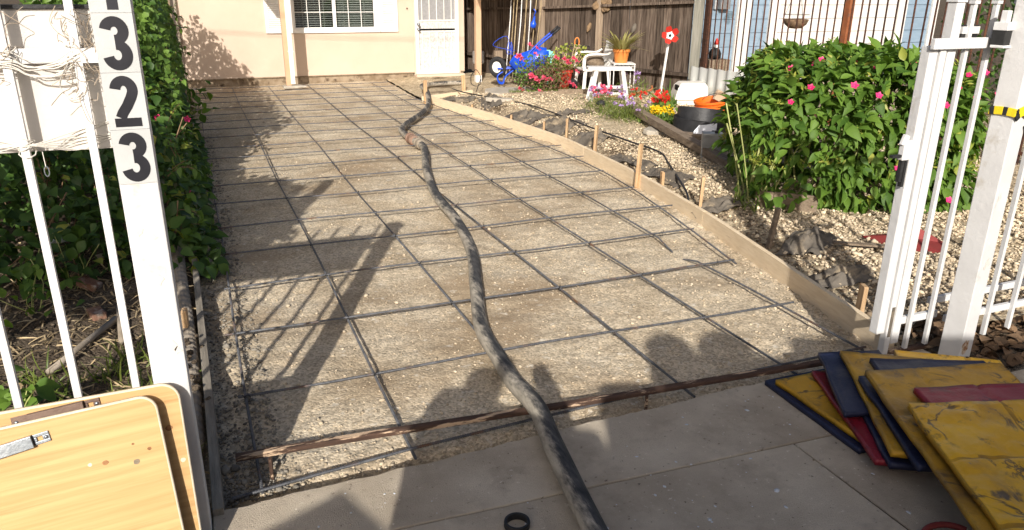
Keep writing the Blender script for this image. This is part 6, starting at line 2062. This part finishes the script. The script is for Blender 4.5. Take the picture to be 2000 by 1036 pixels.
patch('magenta flowers between the stool legs', (5.62, 10.15), 120, (.14, .10), .26, 'ivy', 'rose', 12, .05)
patch('red and pink flowers right of the stool', (6.15, 10.05), 160, (.18, .12), .24, 'litter', 'redfl', 9, .035)
patch('round clump of bright yellow mums beside the black coil', (5.66, 8.62), 260, (.10, .11), .20, 'ivy', 'yellowfl', 60, .024, (.03, .06), LEAF)
patch('red flowers behind the yellow mums', (5.98, 9.1), 160, (.10, .08), .30, 'ivy', 'redfl', 12, .05, (.04, .09), LEAF)
patch('tall purple asters left of the red metal flower', (6.45, 10.65), 120, (.16, .10), .36, 'grass', 'purple', 9, .036, (.08, .2))
ir = thing('iris_clump', 'sword shaped green leaves at the foot of the white stake', 'plant', (6.72, 10.0, .1))
n = 26
link('leaves', leafmesh('leaves', leaf_template((.04, .055, .04, .003), .2, .15), np.c_[rng.normal(-.3, .5, n), rng.normal(-.1, .3, n), rng.uniform(.5, 1.2, n)], unit(n), rng.uniform(.25, .45, n), np.c_[6.70 + rng.normal(0, .06, n), 9.95 + rng.normal(0, .06, n), np.full(n, .10)], 'ivy'), ir)
sl_ = thing('solar_light', 'black mushroom shaped solar light among the asters', 'light', (5.30, 9.62, .1))
MB().lathe([(.012, 0), (.012, .17), (.07, .165), (.075, .18), (.05, .215), (0, .225)], 14, (5.30, 9.62, .10)).build('cap', 'black_iron', sl_)
o = MB().tube(smoothpath([(5.7, 10.9, .16), (6.1, 10.85, .17), (6.5, 10.85, .20), (6.9, 10.9, .24), (7.05, 11.1, .28)], 6), .018, 8)
tag(o.build('garden_hose', 'redhose', smooth=True), 'rust red hose lying on the ground below the fence', 'hose')
n = 1500
px_, py_ = rng.uniform(4.9, 6.3, n), 11.72 + rng.uniform(0, .45, n)
stuff(link('grass_strip', leafmesh('grass_strip', BLADE, np.c_[rng.normal(0, .5, (n, 2)), rng.uniform(.5, 1, n)], unit(n), rng.uniform(.05, .11, n), np.c_[px_, py_, np.full(n, .10) + .02 * rng.uniform(0, 1, n)], 'grass')))
gm = thing('gas_meter', 'grey gas meter in the dark side passage by the house corner', 'meter', (5.55, 15.2, .1))
MB().box((5.52, 15.3, .42), (.22, .16, .26)).build('body', 'tin', gm, bevel=.03)
MB().tube([(5.48, 15.3, .05), (5.48, 15.3, .85)], .02, 8).build('pipe', 'tin', gm)
tag(MB().box((5.80, 14.9, .33), (.16, .10, .5)).build('stump_post', 'fence_post', bevel=.006), 'short sawn wooden stump in the dark fence corner', 'post')

# ------------------------------------------------------------------ behind the camera: the photographer, and a made-up truck added to cast the wide shadow
def st(s_, t_, z):
    """s to the right of the sun line, t along it"""
    return Vector((.914 * s_ + .407 * t_, -.407 * s_ + .914 * t_, z))
pj = {'pelvis': (-.29, -.10, 1.03), 'chest': (-.28, -.08, 1.42), 'neck': (-.24, -.05, 1.64), 'head': (-.22, -.02, 1.72), 'crown': (-.22, -.02, 1.79),
      'shl': (-.41, -.05, 1.63), 'ell': (-.46, .02, 1.40), 'hal': (-.16, -.06, 1.76), 'fgl': (-.10, -.06, 1.88), 'shr': (-.10, -.10, 1.58), 'elr': (.17, -.12, 1.56), 'har': (.05, -.09, 1.80), 'fgr': (.05, -.09, 1.86),
      'hil': (-.40, -.10, .98), 'knl': (-.41, -.06, .56), 'fol': (-.41, -.08, .16), 'tol': (-.41, .10, .12), 'hir': (-.19, -.10, .98), 'knr': (-.18, -.06, .56), 'for': (-.18, -.08, .16), 'tor': (-.17, .10, .12)}
pe = [('pelvis', 'chest'), ('chest', 'neck'), ('neck', 'head'), ('head', 'crown'), ('chest', 'shl'), ('shl', 'ell'), ('ell', 'hal'), ('hal', 'fgl'), ('chest', 'shr'), ('shr', 'elr'), ('elr', 'har'), ('har', 'fgr'),
      ('pelvis', 'hil'), ('hil', 'knl'), ('knl', 'fol'), ('fol', 'tol'), ('pelvis', 'hir'), ('hir', 'knr'), ('knr', 'for'), ('for', 'tor')]
prd = {'pelvis': .20, 'chest': .21, 'neck': .10, 'head': .105, 'crown': .08, 'shl': .10, 'ell': .075, 'hal': .045, 'fgl': .03, 'shr': .085, 'elr': .07, 'har': .055, 'fgr': .04, 'hil': .10, 'knl': .07, 'fol': .05, 'tol': .04, 'hir': .10, 'knr': .07, 'for': .05, 'tor': .04}
keys = list(pj)
me = bpy.data.meshes.new('person')
me.from_pydata([st(*pj[k]) for k in keys], [(keys.index(a), keys.index(b)) for a, b in pe], [])
me.materials.append(MT['cloth'])
pers = bpy.data.objects.new('person', me)
COL.objects.link(pers)
sk = pers.modifiers.new('skin', 'SKIN')
for i, k in enumerate(keys):
    me.skin_vertices[0].data[i].radius = (prd[k], prd[k])
    me.skin_vertices[0].data[i].use_root = (k == 'pelvis')
pers.modifiers.new('sub', 'SUBSURF').levels = 1
pers.modifiers['sub'].render_levels = 2
tag(pers, 'person standing beside the viewpoint with raised right arm, seen as a shadow', 'person')

tk = thing('shadow_truck', 'made-up box truck behind the viewpoint, added to cast the sidewalk shadow', 'truck', tuple(st(1.5, -2.2, -.03)))
Rt = Matrix.Rotation(-SUN_AZ, 3, 'Z')
def tb(name, s0, s1, t0, t1, z0, z1, mat='truckpaint', bevel=.07):
    return MB().box(st((s0 + s1) / 2, (t0 + t1) / 2, (z0 + z1) / 2), (s1 - s0, t1 - t0, z1 - z0), Rt).build(name, mat, tk, bevel=bevel)
tb('cargo_box', .61, 5.2, -3.2, -1.25, .75, 2.56)  # body boxes of the made-up truck, sized to the shadow's outline
for s_, r_ in ((.755, .135), (1.06, .155)):
    MB().lathe([(0, -.4), (r_ * .8, -.4), (r_, -.34), (r_, .34), (r_ * .8, .4), (0, .4)], 20, st(s_, -1.65, 2.56), Rt @ Matrix.Rotation(R(90), 3, 'X')).build('shadow_bump', 'truckpaint', tk, smooth=True)  # added cylinders that give the shadow edge its two round bumps
tb('shadow_rise', 1.42, 4.9, -1.9, -1.25, 2.56, 2.68)  # added to raise the right part of the shadow edge
tb('cab', -.46, .32, -3.1, -1.25, .5, 2.19)
tb('shadow_step', .32, .625, -3.1, -1.25, .5, 2.39)  # added step in the outline, filling the shadow beside the bumps
tb('hood', -.98, -.47, -3.0, -1.3, .5, 1.82)
MB().prism([(-.30, 0), (.19, 0), (-.06, .13)], .25, Matrix.Translation(st(-.62, -1.30, 1.82)) @ Rt.to_4x4() @ Matrix.Rotation(R(90), 4, 'X')).build('shadow_peak', 'rubber', tk)  # added wedge for the small peak in the shadow's low left end
tb('chassis', -.9, 5.1, -2.9, -1.5, .38, .74, 'rubber')
for s_ in (-.45, 4.2, 3.2):
    for t_ in (-2.9, -1.45):
        wq = MB().lathe([(.2, -.12), (.40, -.13), (.43, -.08), (.43, .08), (.40, .13), (.2, .12)], 22, st(s_, t_, .40), Rt @ Matrix.Rotation(R(90), 3, 'X'), closed=True).build('wheel', 'tyre', tk, smooth=True)
        MB().lathe([(0, -.1), (.21, -.1), (.21, .1), (0, .1)], 16, st(s_, t_, .40), Rt @ Matrix.Rotation(R(90), 3, 'X')).build('rim', 'tin', wq)
